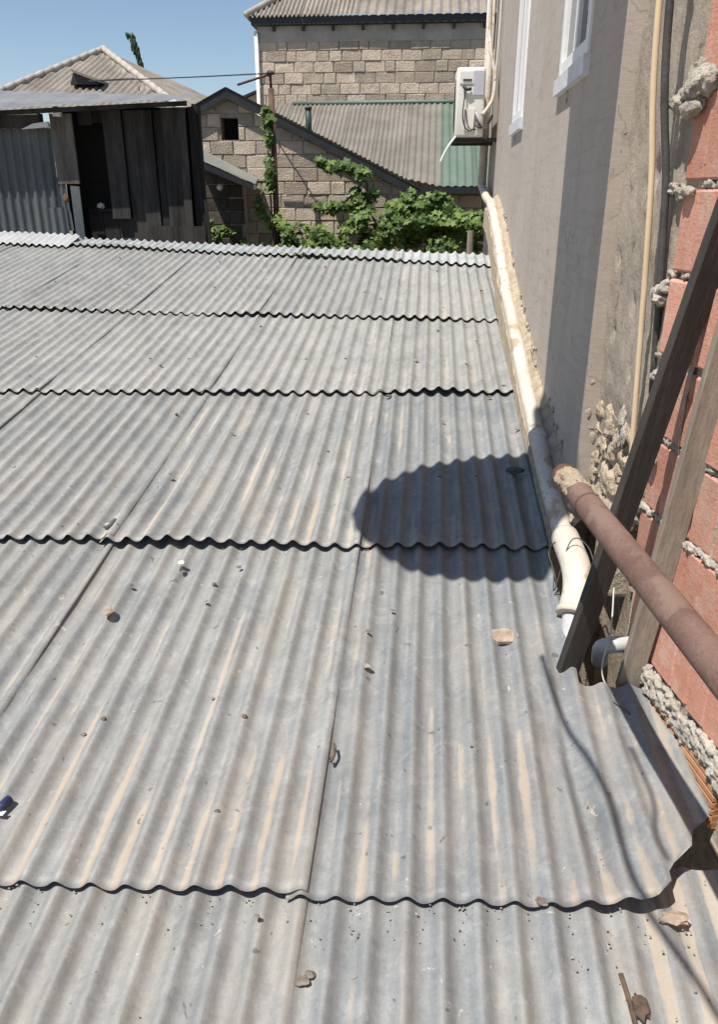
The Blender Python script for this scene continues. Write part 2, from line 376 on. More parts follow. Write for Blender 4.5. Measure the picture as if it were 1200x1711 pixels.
def sheet(row, col, u0, u1, seed):
    rnd = random.Random(seed)
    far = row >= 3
    seg = 14 if row < 3 else 10
    nv = {0: 46, 1: 52, 2: 40, 3: 26, 4: 18, 5: 8}[row]
    nu = int(round((u1 - u0)/PER*seg))
    lift = rnd.uniform(.006, .015); tilt = rnd.uniform(-.006, .006); jit = rnd.uniform(-.012, .012) if row > 1 else 0
    dents = [(rnd.uniform(u0, u1), rnd.uniform(0, 1), rnd.uniform(.03, .10), rnd.uniform(-.008, .003)) for _ in range(7)]
    crimp = []
    ncr = int((u1-u0)/PER)
    for k in range(-80, 30):
        uu = k*PER
        if u0 < uu < u1 and rnd.random() < .75:
            crimp.append((uu, .36 + rnd.uniform(-.012, .012)))
            if rnd.random() < .5: crimp.append((uu, .80 + rnd.uniform(-.012, .012)))
    V = []; F = []; UV = []; val = []; alo = []; idx = {}; clp = {}
    def umax(v):
        if col: return 99
        if row == 0: return .80
        if row == 1:
            if v < 1.60: return .555 + (v-1.33)*.74 + .010*noise.noise(Vector((v*14, 3, 0))) + .011*math.sin(v*62)
            return .735 if v < 2.065 else .50 + .015*noise.noise(Vector((v*12, 0, 2)))
        return .565 + .006*noise.noise(Vector((v*9, 0, 2)))
    for i in range(nu+1):
        u = u0 + (u1-u0)*i/nu
        e = (u-u0)/(u1-u0)
        va = rowv(row, u) + jit + .004*noise.noise(Vector((u*17, seed, 1))) + .012*noise.noise(Vector((u*1.5, seed, 8))); vb = rowv(row+1, u) + (.13 if row < 5 else 0)
        uo = u
        for j in range(nv+1):
            t = (j/nv)
            v = va + (vb-va)*t
            um = umax(v)
            u = min(uo, um); clp[i, j] = (uo > um, um)
            c = wavez(u, v, seed*.37)
            A = .0115*(1 + .16*noise.noise(Vector((u*2.2, v*1.7, seed*1.9))))
            h = A*(c + .16*math.cos(2*math.acos(max(-1, min(1, c))))) + .006*noise.noise(Vector((u*1.9+seed, v*1.3, 4.2))) + .0018*noise.noise(Vector((u*11, v*7, seed)))
            h += .012 + (lift + tilt*(e-.5)*2)*(1-t)**2 - .010*t
            for gc, gw, ga in GAPS.get(row, ()):
                h += ga*math.exp(-((u-gc)/gw)**2)*(1-t)**6
            h += .008*max(0, noise.noise(Vector((u*2.3+col*3, row*3.3+col, 7.7))))*(1-t)**5
            wl = (u1-u)/.018; wr = (u-u0)/.05
            if col and wl < 1: h += (.001 + .006*max(0, noise.noise(Vector((v*1.6, col*5.1, 2.2)))+.25))*(1-wl)**1.5
            if wr < 1: h -= .004*(1-wr)
            for du, dv, dr, da in dents:
                q = ((u-du)**2 + (v-va-dv*(vb-va))**2)/dr**2
                if q < 6: h += da*math.exp(-q)*(1 if c > 0 else .4)
            for cu, cv in crimp:
                if abs(u-cu) < .03:
                    q = ((u-cu)/.015)**2 + (((t-cv)*(vb-va))/.018)**2
                    if q < 6: h -= .006*math.exp(-q)
            if row == 1 and col == 0:                      # trampled, curled corner by the brick wall
                k = max(0, min(1, (u-.30)/.42)); k = k*k*(3-2*k)
                kk = max(0, min(1, (1.95-v)/.65)); kk = kk*kk
                h = h*(1-.15*k) + .105*k*kk
                h += .015*k*noise.noise(Vector((u*5, v*2.6, 3.3)))
                h -= .030*math.exp(-((u-.44-.12*(v-1.6)*-1)/.035)**2)*max(0, min(1, (2.05-v)/.2))*min(1, max(0, (v-1.3)/.1))
            if row == 0 and col == 0 and u > .42:
                k = min(1, (u-.42)/.3); h = h*(1-.75*k) - .012*k
                h += .012*math.exp(-((u-.60-.30*(1.2-v))/.03)**2)
            if row == 5:
                h += .02*t
            idx[i, j] = len(V); V.append(RP(u, v, h)); UV.append((u, v))
            lee = .5 - .5*math.cos(2*math.pi*(u - .012)/PER + math.pi*0)
            val.append(lee); alo.append((1-t)**1.6 + (1.3*max(0, min(1, (u-.48)/.08)) if row == 0 else 0))
    used = {}
    for i in range(nu):
        for j in range(nv):
            if clp[i, j][0] and clp[i, j+1][0]: continue
            if abs(clp[i, j][1] - clp[i, j+1][1]) > .1 and (clp[i+1, j][0] or clp[i+1, j+1][0]): continue
            F.append((idx[i, j], idx[i+1, j], idx[i+1, j+1], idx[i, j+1]))
    # turned-down lower lip gives the cut edge a thickness
    base = len(V)
    for i in range(nu+1):
        p = V[idx[i, 0]]; V.append(p - NRM*.0022 + VD*.001); UV.append(UV[idx[i, 0]]); val.append(0); alo.append(0)
    for i in range(nu):
        if clp[i, 0][0]: continue
        F.append((base+i, base+i+1, idx[i+1, 0], idx[i, 0]))
    # and a turned-down side lip
    if col:
        base = len(V)
        for j in range(nv+1):
            q = idx[nu, j]; V.append(V[q] - NRM*.0018 + Vector((.0008, 0, 0))); UV.append(UV[q]); val.append(0); alo.append(0)
        for j in range(nv): F.append((idx[nu, j], base+j, base+j+1, idx[nu, j+1]))
    # drop unused verts
    us = sorted({k for f in F for k in f}); mp = {k: n for n, k in enumerate(us)}
    off = wloc(roof)
    me = bpy.data.meshes.new('roof_sheet')
    me.from_pydata([V[k] - off for k in us], [], [tuple(mp[k] for k in f) for f in F]); me.update()
    a1 = me.attributes.new('valley', 'FLOAT', 'POINT'); a1.data.foreach_set('value', [val[k] for k in us])
    a2 = me.attributes.new('along', 'FLOAT', 'POINT'); a2.data.foreach_set('value', [alo[k] for k in us])
    ul = me.uv_layers.new(name='UVMap')
    buf = []
    for l in me.loops: buf += list(UV[us[l.vertex_index]])
    ul.data.foreach_set('uv', buf)
    me.polygons.foreach_set('use_smooth', [True]*len(me.polygons))
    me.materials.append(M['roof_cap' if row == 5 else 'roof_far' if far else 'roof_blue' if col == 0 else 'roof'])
    o = bpy.data.objects.new('roof_sheet', me); COL.objects.link(o); o.parent = roof
    return o
for row in range(6):
    for col in range(6):
        if row == 0 and col > 2: continue
        if row == 1 and col > 3: continue
        if row == 2 and col > 4: continue
        u1 = (US[col] + .045) if col else (.80 if row == 0 else .74 if row == 1 else .57)
        u0 = US[col+1] if col else US[0]
        if not col: u0, u1 = US[0] - .05, u1
        else: u0, u1 = US[col] - .05, US[col-1]
        # column bounds: col 0 right of the first seam, others to the left
        sheet(row, col, u0, u1, row*10 + col + 1)
# loose sheet lying over the far left corner of the roof
mb = MB(); nu, nv = 130, 4
for j in range(nv+1):
    for i in range(nu+1):
        u = -6.2 + 2.72*i/nu; v = 7.86 - .15*(u+4.4) + .36*j/nv
        mb.v.append(tuple(RP(u, v, .035 + .013*math.cos(2*math.pi*u/PER) + .03*(j/nv) - .012*max(0, (u+3.9)))))
for j in range(nv):
    for i in range(nu): mb.f.append((j*(nu+1)+i, j*(nu+1)+i+1, (j+1)*(nu+1)+i+1, (j+1)*(nu+1)+i))
loose = solo('loose_sheet', mb, 'roof_cap_plain', 'pale loose corrugated sheet lying over the far left end of the low roof', 'metal sheet', RP(-4.8, 7.9), smooth=True)
# roofing nails
rn = random.Random(5)
nm = None
for row in range(0, 5):
    for col in range(0, 4 if row > 1 else 2):
        for k in range(5 if row < 3 else 4):
            uc = (US[col] + .485 if col == 0 else US[col] + .485) + (k-2)*.2
            uc = round(uc/PER)*PER
            if uc > .46: continue
            va, vb = rowv(row, uc), rowv(row+1, uc)
            v = va + (vb-va)*rn.choice((.36, .36, .8)) + rn.uniform(-.02, .02)
            if rn.random() < .4: continue
            if nm is None:
                mb = MB(); mb.tube([(0, 0, -.004), (0, 0, .003), (0, 0, .006)], .01, 10, True, [.0075, .0075, .003])
                nm = mb.build('nail', 'nail', roof, True); nm.data.transform(Matrix.Translation(wloc(roof))); o = nm
            else: o = nm.copy(); COL.objects.link(o)
            o.location = RP(uc, v, .0255) - wloc(roof); o.rotation_euler = (SL, 0, 0)
# walls carrying the roof
mb = MB(); mb.box((-6, .0, -4), (.42, 7.0, -2.2))
mb.build('supporting_wall', 'grey_wall', roof)
MB().box((.421, .0, -4), (.95, 2.1, -1.98)).build('side_wall', 'joint', roof)
for k in range(6):
    v = .55 + k*1.42
    p = RP(-2.8, v, -.075)
    mb = MB(); mb.box((-6, p.y-.04, p.z-.05), (.48, p.y+.04, p.z+.03)); mb.build('purlin', 'grey_plank', roof)

# ------------------------------------------------------------------ rendered house on the right
W = .60
house = thing('rendered_house', 'tall house with smooth grey cement render and white framed windows along the right', 'house', (2.5, 6, -4))
wins = [(3.50, 4.22, .52, 1.75), (5.82, 6.46, .50, 1.75)]
ys = [2.88]; ye = 9.0; zt = 2.7; zb = -4
mb = MB()
def quad(y0, y1, z0, z1): mb.add([(W, y0, z0), (W, y1, z0), (W, y1, z1), (W, y0, z1)], [(0, 1, 2, 3)])
y = 2.88
for (a, b, c, d) in wins:
    quad(y, a, zb, zt); quad(a, b, zb, c); quad(a, b, d, zt)
    for P, Q in (((a, c), (b, c)), ((b, c), (b, d)), ((b, d), (a, d)), ((a, d), (a, c))):
        mb.add([(W, P[0], P[1]), (W, Q[0], Q[1]), (W+.14, Q[0], Q[1]), (W+.14, P[0], P[1])], [(0, 1, 2, 3)])
    y = b
quad(y, ye, zb, zt)
mb.add([(W, 2.88, zb), (W, 2.88, zt), (5, 2.88, zt), (5, 2.88, zb)], [(0, 1, 2, 3)])
mb.add([(W, ye, zb), (W, ye, zt), (5, ye, zt), (5, ye, zb)], [(0, 1, 2, 3)])
mb.add([(W, 2.88, zt), (5, 2.88, zt), (5, ye, zt), (W, ye, zt)], [(0, 1, 2, 3)])
mb.build('rendered_wall', 'plaster', house, fix=False)
for (a, b, c, d) in wins:
    f = MB(); X0, X1 = W-.012, W+.05
    f.box((X0, a, c), (X1, a+.06, d), .004); f.box((X0, b-.06, c), (X1, b, d), .004)
    f.box((X0+.001, a+.06, c), (X1-.001, b-.06, c+.06), .004); f.box((X0+.001, a+.06, d-.06), (X1-.001, b-.06, d), .004)
    f.box((X0+.006, (a+b)/2-.035, c+.06), (X1-.004, (a+b)/2+.035, d-.06), .004)
    wf = f.build('window', 'white_frame', house)
    for (p, q) in ((a+.06, (a+b)/2-.035), ((a+b)/2+.035, b-.06)):
        MB().box((W+.012, p, c+.06), (W+.02, q, d-.06)).build('pane', 'glass', wf)
    s = MB(); s.prism([(W-.026, a-.03, c-.070), (W-.028, a-.03, c-.003), (W-.002, a-.03, c+.004), (W+.02, a-.03, c-.003), (W+.02, a-.03, c-.075)], (0, b-a+.06, 0))
    s.build('sill', 'sill', wf)
    st = MB(); st.lump((W+.0, (a*.35+b*.65), c-.10), .035, 2, .5, (.25, .8, .9), 3); st.build('sealant', 'mortar', wf, True)
# rough unplastered pier beside it
ro = MB(); ny, nz = 46, 150
y0, y1, z0, z1 = 2.05, 2.878, -.80, 2.6
for j in range(nz+1):
    for i in range(ny+1):
        yy = y0 + (y1-y0)*i/ny; zz = z0 + (z1-z0)*j/nz
        n0 = noise.noise(Vector((3, yy*5, zz*4)))*.010 + noise.noise(Vector((9, yy*21, zz*17)))*.006 + noise.noise(Vector((1, yy*60, zz*50)))*.004
        hole = noise.noise(Vector((6, yy*11, zz*8)))
        n0 += -.028*max(0, hole-.42)/.3 if hole > .42 else 0
        edge = max(0, 1-(y1-yy)/.05)
        low = max(0, (-.62 - zz)/.18)
        zz2 = zz + (low*.06*noise.noise(Vector((2, yy*14, 3))) if j == 0 else 0)
        ro.v.append((W + .050 + .042*max(0, min(1, (2.34-yy)/.2)) - .020*edge*0 - n0 - .018*(1-edge)*0 + .03*low, yy, zz2))
for j in range(nz):
    for i in range(ny): ro.f.append((j*(ny+1)+i, j*(ny+1)+i+1, (j+1)*(ny+1)+i+1, (j+1)*(ny+1)+i))
k = len(ro.v); ro.v += [(W+.12, y0, z0), (W+.12, y0, z1), (3, y0, z1), (3, y0, z0), (W+.05, y1, z0), (3, y1, z0)]
ro.f += [(k, k+1, k+2, k+3), (k, k+3, k+5, k+4)]
ro.build('rough_pier', 'rough', house, True, fix=False)
# broken plaster edge between pier and render
eb = MB()
rr = random.Random(3)
for i in range(60):
    z = rr.uniform(-.86, 1.7); q = rr.uniform(.003, .009)*(1.6 if z < -.55 else 1)
    eb.lump((W+.022 + rr.uniform(-.018, .03), 2.884, z), q, 2, .7, (1.2, .5, rr.uniform(.8, 2.4)), i)
eb.build('ragged_render_edge', 'rough', house, True, kind='stuff')
# footing of rubble under the pier
fo = thing('rubble_footing', 'broken rubble and crumbling mortar under the rough pier behind the rusty pipe', 'rubble', (.66, 2.5, -1.5))
rr = random.Random(8)
cnt = 0
mass = MB()
for i in range(330):
    yy = rr.uniform(2.26, 2.95); zz = rr.uniform(-1.12, -.70) + .06*noise.noise(Vector((yy*6, 0, 0)))
    if yy < 2.42 and zz < -.98: continue
    mass.lump((W + .082 + rr.uniform(-.016, .012), yy, zz), rr.uniform(.020, .048), 1, .6, (.7, 1.1, .8), i, 1.9)
mass.build('mortar_mass', 'sand_mortar', fo, remesh=.007)
for i in range(9):
    yy = rr.uniform(2.30, 2.92); zz = rr.uniform(-1.10, -.74)
    if yy < 2.42 and zz < -.98: continue
    mb = MB(); mb.lump((W + .062 + rr.uniform(-.02, .015), yy, zz), rr.uniform(.018, .038), 2, .6, (.7, 1.1, .75), i, 1.5)
    mb.build('stone', 'rubble', fo, False)
MB().box((.64, 2.36, -1.25), (.85, 2.62, -1.03), .015).build('stone', 'rubble', fo)
MB().box((.70, 2.20, -3.9), (1.5, 2.86, -1.20)).build('core', 'rubble', fo)
MB().box((.66, 2.62, -3.9), (1.5, 2.86, -.70)).build('core', 'rubble', fo)
# white chips and dark cavities in the footing
for (yy, zz, r0) in ((2.48, -.66, .03), (2.44, -.71, .028), (2.5, -.735, .022)):
    mb = MB(); mb.lump((W+.045, yy, zz), r0, 3, .6, (.4, .7, 1.3), yy*9); mb.build('plaster_chip', 'mortar', fo, True)

# mortar bed carrying the white drain pipe
PIPE = [(.53, 8.70, .125), (.53, 8.62, .10), (.53, 7.9, .0), (.53, 7.18, -.066), (.53, 6.30, -.29), (.53, 5.48, -.56), (.53, 4.66, -.75), (.53, 3.99, -.917), (.53, 3.52, -1.005), (.53, 3.105, -1.094), (.53, 2.754, -1.136), (.53, 2.50, -1.152)]
bed = MB(); ns = 200; npf = 8
pp = curve_pts(PIPE, 20); pp = [p for p in pp if p.y < 7.6 and p.y > 2.6]
def at_y(yv):
    for a, b in zip(pp, pp[1:]):
        if b.y <= yv <= a.y:
            t = (yv-b.y)/(a.y-b.y+1e-9); return b + (a-b)*t
    return pp[0] if yv > pp[0].y else pp[-1]
for i in range(ns+1):
    yv = 2.66 + (7.55-2.66)*i/ns; p = at_y(yv)
    amp = 1.0 if yv < 5.6 else .6
    prof = [(-.040, -.22), (-.034, -.060), (-.02, -.045), (.02, .005), (.045, .035), (.069, .055), (.071, .075), (.09, .08)]
    for k, (dx, dz) in enumerate(prof):
        q = noise.noise(Vector((k*.9, yv*4.3, 3)))*.022 + noise.noise(Vector((k*2, yv*13.7, 5)))*.008
        bed.v.append((p.x + dx + (q*.5 if k < 7 else 0), yv, p.z + dz + q*amp*(1.3 if k > 2 else .4)))
for i in range(ns):
    for k in range(npf-1): bed.f.append((i*npf+k, i*npf+k+1, (i+1)*npf+k+1, (i+1)*npf+k))
bed.build('mortar_bed', 'sand_mortar', house, False)
rr = random.Random(21)
cl = MB()
for i in range(26):
    yv = rr.uniform(2.75, 6.6); p = at_y(yv)
    cl.lump((W-.006, yv, p.z + .07 + rr.uniform(-.02, .035)), rr.uniform(.008, .02), 1, .6, (.6, 1.2, .9), i)
cl.build('mortar_crumbs', 'mortar', house, False, kind='stuff')

# canopy above the frame, added to cast the rounded shade on roof and wall
edge = [RP(.56, 3.565), RP(.266, 3.518), RP(-.012, 3.395), RP(-.169, 3.255), RP(-.257, 3.094), RP(-.277, 2.976), RP(-.239, 2.827), RP(-.112, 2.669),
        RP(-.019, 2.597), RP(.134, 2.56), RP(.285, 2.553), RP(.463, 2.573), Vector((.53, 2.70, -1.06)), Vector((W, 2.90, -.9)), Vector((W, 2.90, 1.0)), Vector((W, 2.90, 1.62)),
        Vector((W, 3.86, 1.62)), Vector((W, 3.86, 1.0)), Vector((W, 3.86, -.9)), Vector((.53, 3.66, -.95))]
cz = 1.70
cp = [p + SUN*((cz-p.z)/SUN.z) for p in edge]
cp = [Vector((min(p.x, W-.003), p.y, cz + .02)) for p in cp]
mb = MB(); mb.prism(cp, (0, 0, -.03))
solo('shade_blocker', mb, 'blocker', 'unseen rounded canopy added above the view, shading roof and wall', 'blocker', (.5, 3.3, cz))

# ------------------------------------------------------------------ white drain pipe
dp = thing('white_drainpipe', 'dusty white plastic drainpipe running along the foot of the rendered wall', 'drainpipe', (.53, 2.5, -1.2))
main = curve_pts(PIPE, 10)
MB().tube(main, .038, 20).build('pipe', 'pvc', dp, True)
MB().tube([(.53, 8.70, .10), (.53, 8.705, .5), (.525, 8.71, 2.6)], .042, 16).build('downpipe', 'pvc', dp, True)
for yv, ln in ((5.35, .07), (7.05, .07), (3.42, .06)):
    p = at_y(yv); q = at_y(yv+ln)
    MB().tube([p, p + (q-p)*.06, q - (q-p)*.06, q], .052, 20, True, [.039, .044, .044, .039]).build('coupling', 'pvc', dp, True)
elb = curve_pts([(.53, 2.62, -1.146), (.532, 2.52, -1.150), (.541, 2.43, -1.175), (.540, 2.36, -1.222), (.520, 2.30, -1.275)], 8)
MB().tube(elb, .050, 22).build('elbow', 'pvc', dp, True)
d0 = (Vector(elb[-1]) - Vector(elb[-3])).normalized(); e0 = Vector(elb[-1])
MB().tube([e0 - d0*.01, e0, e0 + d0*.014, e0 + d0*.016], .06, 22, True, [.051, .056, .056, .050]).build('collar', 'pvc', dp, True)
MB().tube([e0, e0 + d0*.03 + Vector((.002, -.008, -.02)), (.506, 2.215, -1.345), (.504, 2.195, -1.40)], .034, 20).build('spout', 'pvc_grey', dp, True)  # end of the white pipe coloured grey to stand for its shade

# ------------------------------------------------------------------ air conditioner
ac = thing('air_conditioner', 'white outdoor air conditioner unit bracketed on the rendered wall, dripping hose below', 'air conditioner', (.34, 8.3, .5))
MB().box((.205, 7.92, .52), (.465, 8.66, 1.085), .022).build('casing', 'ac_white', ac, True)
MB().box((.235, 7.912, .95), (.36, 7.93, 1.055), .005).build('top_handle', 'ac_white', ac)
MB().box((.262, 7.906, .975), (.34, 7.914, .99), .002).build('handle_slot', 'dark_grille', ac)
MB().box((.36, 7.908, .86), (.452, 7.922, 1.055), .003).build('label_panel', 'ac_panel', ac)
mb = MB(); mb.prism([(.285, 7.90, .58), (.305, 7.90, .57), (.37, 7.90, .58), (.38, 7.90, .75), (.28, 7.90, .75)], (0, .03, 0)); mb.build('valve_cover', 'ac_white', ac)
mb = MB(); mb.tube([(.265, 7.90, .93), (.30, 7.895, .905), (.34, 7.90, .91)], .014, 8); mb.build('cable_gland', 'dark_grille', ac, True)
mb = MB(); mb.tube(curve_pts([(.285, 7.90, .91), (.278, 7.885, .80), (.27, 7.88, .70), (.29, 7.875, .61), (.335, 7.88, .57), (.38, 7.885, .59)], 6), .006, 6); mb.build('cable', 'cable', ac, True)
mb = MB(); mb.tube(curve_pts([(.30, 7.895, .74), (.31, 7.88, .64), (.345, 7.88, .585), (.40, 7.885, .58)], 6), .004, 6); mb.build('cable', 'cable', ac, True)
for k in range(3):
    mb = MB(); mb.tube(curve_pts([(.39, 7.89, .72-.05*k), (.42, 7.87, .66-.03*k), (.45, 7.89, .60), (.50, 7.93, .62), (.545, 7.98, .70)], 6), .011, 8); mb.build('refrigerant_line', 'rubber' if k else 'pvc_grey', ac, True)
mb = MB(); mb.tube(curve_pts([(.45, 7.90, .70), (.49, 7.92, .75), (.535, 7.95, .83), (.55, 7.98, .95), (.545, 8.0, 1.05), (.50, 8.05, 1.25), (.485, 8.1, 1.5), (.48, 8.1, 2.4)], 8), .017, 12); mb.build('insulated_hose', 'pvc', ac, True)
mb = MB(); mb.tube(curve_pts([(.55, 7.98, .98), (.562, 8.0, 1.15), (.57, 8.0, 1.5), (.57, 8.0, 2.4)], 8), .012, 10); mb.build('insulated_hose', 'pvc', ac, True)
for yy in (8.0, 8.55):
    MB().box((.19, yy, .485), (.60, yy+.035, .519)).build('bracket', 'black_paint', ac)
MB().box((.20, 7.95, .505), (.50, 8.62, .518)).build('drip_tray', 'dark_grille', ac)
mb = MB(); mb.tube(curve_pts([(.215, 7.93, .525), (.195, 7.90, .50), (.15, 7.88, .44), (.105, 7.88, .36), (.085, 7.88, .31)], 6), .009, 8); mb.build('drain_hose', 'white_frame', ac, True)
# fan grille on the face turned to the roof
for k in range(6):
    mb = MB(); ring = [(.2035, 8.24 + math.cos(a)*(.05+.035*k), .80 + math.sin(a)*(.05+.035*k)) for a in [2*math.pi*i/28 for i in range(29)]]
    mb.tube(ring, .004, 5, False); mb.build('fan_guard_ring', 'dark_grille', ac)

# ------------------------------------------------------------------ red brick wall
D = Vector((-.176, .984, 0)); N = Vector((-.984, -.176, 0)); B0 = Vector((.7713, 1.618, 0))
bw = thing('brick_wall', 'red hollow clay block wall with crumbling grey mortar joints at the right edge', 'wall', (B0.x+.05, B0.y, -4))
END = .66                                      # distance from B0 to the free end of the wall
def BP(s, z, o=0.0): return B0 + D*s + N*o + Vector((0, 0, z))
rb = random.Random(4)
CZ = [-1.30]
while CZ[-1] < 1.3: CZ.append(CZ[-1] + .222)
bricks = 0
for ci, z in enumerate(CZ):
    lean = .05*max(0, min(1, (z+1.3)/1.5))       # far end steps out a little with the height
    s1 = END + rb.uniform(-.012, .012) + lean - .07
    ln = .39; first = True
    s = s1
    while s > -1.9:
        l = ln if not (first and ci % 2) else .20
        a, b = s - l + .012, s - .0
        h0, h1 = z + .010, z + .210
        o = rb.uniform(-.004, .004)
        tw = rb.uniform(-.004, .004)
        mb = MB(); bm = bmesh.new()
        prof = [(a, -.18), (a, -.007 - rb.random()*.006), (a+.007, 0)]
        ng = 3 if b-a > .3 else 1
        for g_i in range(ng):
            gq = a + (b-a)*(g_i+1)/(ng+1) + rb.uniform(-.012, .012); dq = rb.choice((.002, .0045, .006)); step = rb.uniform(-.003, .003)
            prof += [(gq-.007, step*.3), (gq-.003, -dq), (gq+.003, -dq), (gq+.007, step)]
        prof += [(b-.007, 0), (b, -.007 - rb.random()*.006), (b, -.18)]
        lo = [bm.verts.new((p_, q_ - .004, h0)) for p_, q_ in prof]; l2 = [bm.verts.new((p_, q_, h0+.006)) for p_, q_ in prof]
        h2 = [bm.verts.new((p_, q_, h1-.006)) for p_, q_ in prof]; hi = [bm.verts.new((p_, q_ - .004, h1)) for p_, q_ in prof]
        for r0_, r1_ in ((lo, l2), (l2, h2), (h2, hi)):
            for q_ in range(len(prof)):
                w_ = (q_+1) % len(prof); bm.faces.new((r0_[q_], r0_[w_], r1_[w_], r1_[q_]))
        bm.faces.new(lo); bm.faces.new(hi)
        for v in bm.verts:
            v.co = BP(v.co.x, v.co.z, o + v.co.y + tw*(v.co.x-a)*2)
        mb.bm(bm)
        ob = mb.build('brick', 'brick', bw)
        if s - l < .75 and s > -.6:
            # the extruded flutes along the face of a hollow block
            bricks += 1
        s -= l; first = False
# solid heart behind
mb = MB(); q = [BP(-1.9, -4, -.012), BP(END-.06, -4, -.012), BP(END-.06, -4, -.17), BP(-1.9, -4, -.17)]
mb.prism(q, (0, 0, 5.5)); mb.build('mortar_core', 'mortar', bw)
# mortar squeezed out of the joints
def joint(z, s0, s1, seed, fat=.012, mat='mortar'):
    r2 = random.Random(seed); mb = MB(); s = s0
    while s < s1:
        if noise.noise(Vector((s*6, seed, 1))) > -.25:
            k = fat*r2.uniform(.5, 1.5)
            mb.lump(BP(s, z + r2.uniform(-.007, .007), r2.uniform(-.013, -.003)), k, 1, .6, (.9, 1.5, .8), s*40+seed)
        s += fat*.7
    if mb.v: mb.build('mortar_joint', mat, bw, remesh=.0035)
for ci, z in enumerate(CZ[1:]):
    joint(z, -.5, END + .0, ci+1, .0075 if ci != 1 else .010)
# big blobs at the free end, as in the photograph
for (s, z, r0, o, sc) in ((END+.015, .235, .035, .012, (1, 1.3, .9)), (END-.03, .215, .038, .012, (1, 1.4, .8)), (END-.075, .262, .036, .016, (1, 1.1, 1.2)), (END-.03, .25, .03, .01, (1, 1, 1)),
                      (END+.02, .020, .020, .008, (1, 1.3, .7)), (END-.03, .012, .022, .006, (1, 1.6, .7)), (END-.075, .016, .018, .008, (1, 1.3, .8)),
                      (END-.0, -.25, .026, .008, (1, 1.2, .9)), (END-.02, -.23, .02, .012, (1, 1, 1)), (END-.05, -.46, .02, .008, (1, 1.3, .8)), (END-.10, -.70, .02, .01, (1, 1.2, .9))):
    mb = MB()
    for k in range(6):
        mb.lump(BP(s + rb.uniform(-.5, .5)*r0*1.3, z + rb.uniform(-.5, .5)*r0, o + rb.uniform(-.3, .4)*r0), r0*rb.uniform(.45, .8), 2, .55, sc, k*3 + z*50)
    mb.build('mortar_blob', 'mortar', bw, remesh=.003)
# thick mortar band low down with the broken ribbed block below it
mb = MB(); r2 = random.Random(77)
for i in range(420):
    s = -.10 + .52*r2.random(); zc = -1.325 + .02*noise.noise(Vector((s*8, 0, 0)))
    mb.lump(BP(s, zc + r2.uniform(-.035, .03), .007 + r2.uniform(-.010, .008)), r2.uniform(.006, .014), 1, .6, (1, 1.2, .9), i)
mb.build('mortar_band', 'mortar', bw, remesh=.004)
M['ribbed'] = simple('ribbed_clay', (.36, .17, .08), (.50, .27, .15), 12, .85, .003, .6, .2, 0, .1)
for (s0, s1) in ((.20, .40), (-.02, .185)):
    rbk = MB()
    for k in range(7):
        z = -1.50 + k*.021
        q = [BP(s0, z, .012), BP(s1, z, .012), BP(s1, z, -.05), BP(s0, z, -.05)]
        rbk.prism(q, (0, 0, .014))
    rbk.prism([BP(s0, -1.505, .004), BP(s1, -1.505, .004), BP(s1, -1.505, -.06), BP(s0, -1.505, -.06)], (0, 0, .15))
    rbk.build('broken_block', 'ribbed', bw)
mb = MB(); mb.tube([BP(-.62, -1.60, .03), BP(-.05, -1.505, .02)], .010, 8)
solo('pale_batten', mb, 'grey_plank', 'short grey batten lying in the gap at the foot of the brick wall', 'batten', BP(-.3, -1.6, .03))

# ------------------------------------------------------------------ leaning timbers, poles, rusty pipe
def plank(name, a, b, wd, th, wdir, mat, label, taper=0.0):
    a, b = Vector(a), Vector(b); d = (b-a).normalized(); x = Vector(wdir); x = (x - d*x.dot(d)).normalized(); y = d.cross(x)
    mb = MB(); n = 24; vs = []
    prof = [(-.5, -.5), (-.5, .5), (.5, .5), (.5, -.5)]
    rings = []
    c = .003
    p8 = [(-wd/2, -th/2+c), (-wd/2, th/2-c), (-wd/2+c, th/2), (wd/2-c, th/2), (wd/2, th/2-c), (wd/2, -th/2+c), (wd/2-c, -th/2), (-wd/2+c, -th/2)]
    for i in range(n+1):
        t = i/n; o = a + (b-a)*t + x*.004*math.sin(t*4+1) + y*.003*math.sin(t*3)
        for k, (px, py) in enumerate(p8):
            j = .0022*noise.noise(Vector((t*24, k*1.3, wd*90)))
            end = (.012*noise.noise(Vector((k*2.1, 7, wd*50)))*(1 if i in (0, n) else 0))
            vs.append(o + x*(px+j) + y*(py+j) + d*end)
    fs = [tuple(range(7, -1, -1)), tuple(n*8+k for k in range(8))]
    for i in range(n):
        for k in range(8): fs.append((i*8+k, i*8+(k+1) % 8, (i+1)*8+(k+1) % 8, (i+1)*8+k))
    mb.add(vs, fs)
    return solo(name, mb, mat, label, 'plank', a)
plank('leaning_plank', (.468, 2.085, -1.385), (.717, 1.978, .08), .068, .030, (1, .25, 0), 'black_plank', 'long blackened timber leaning against the brick wall, in front of the grey one')
plank('leaning_plank', (.650, 2.055, -1.40), (.728, 1.83, .02), .066, .034, (1, -.1, 0), 'grey_plank', 'grey brown weathered timber leaning against the brick wall behind the black one')
pl = MB(); pl.tube(curve_pts([(.655, 2.30, -1.02), (.632, 2.30, -.62), (.592, 2.295, 0), (.553, 2.29, .37), (.52, 2.28, 1.2)], 6), .0085, 10)
solo('thin_batten', pl, 'yellow_wood', 'thin pale yellow wooden pole standing upright before the rough pier', 'pole', (.655, 2.3, -1.02), smooth=True)
pl = MB(); pl.tube(curve_pts([(.668, 2.285, -.53), (.628, 2.285, 0), (.578, 2.285, .37), (.545, 2.285, 1.2)], 6), .0105, 10)
solo('dark_conduit', pl, 'rubber', 'dark grey upright conduit beside the pale yellow pole', 'conduit', (.668, 2.285, -.53), smooth=True)
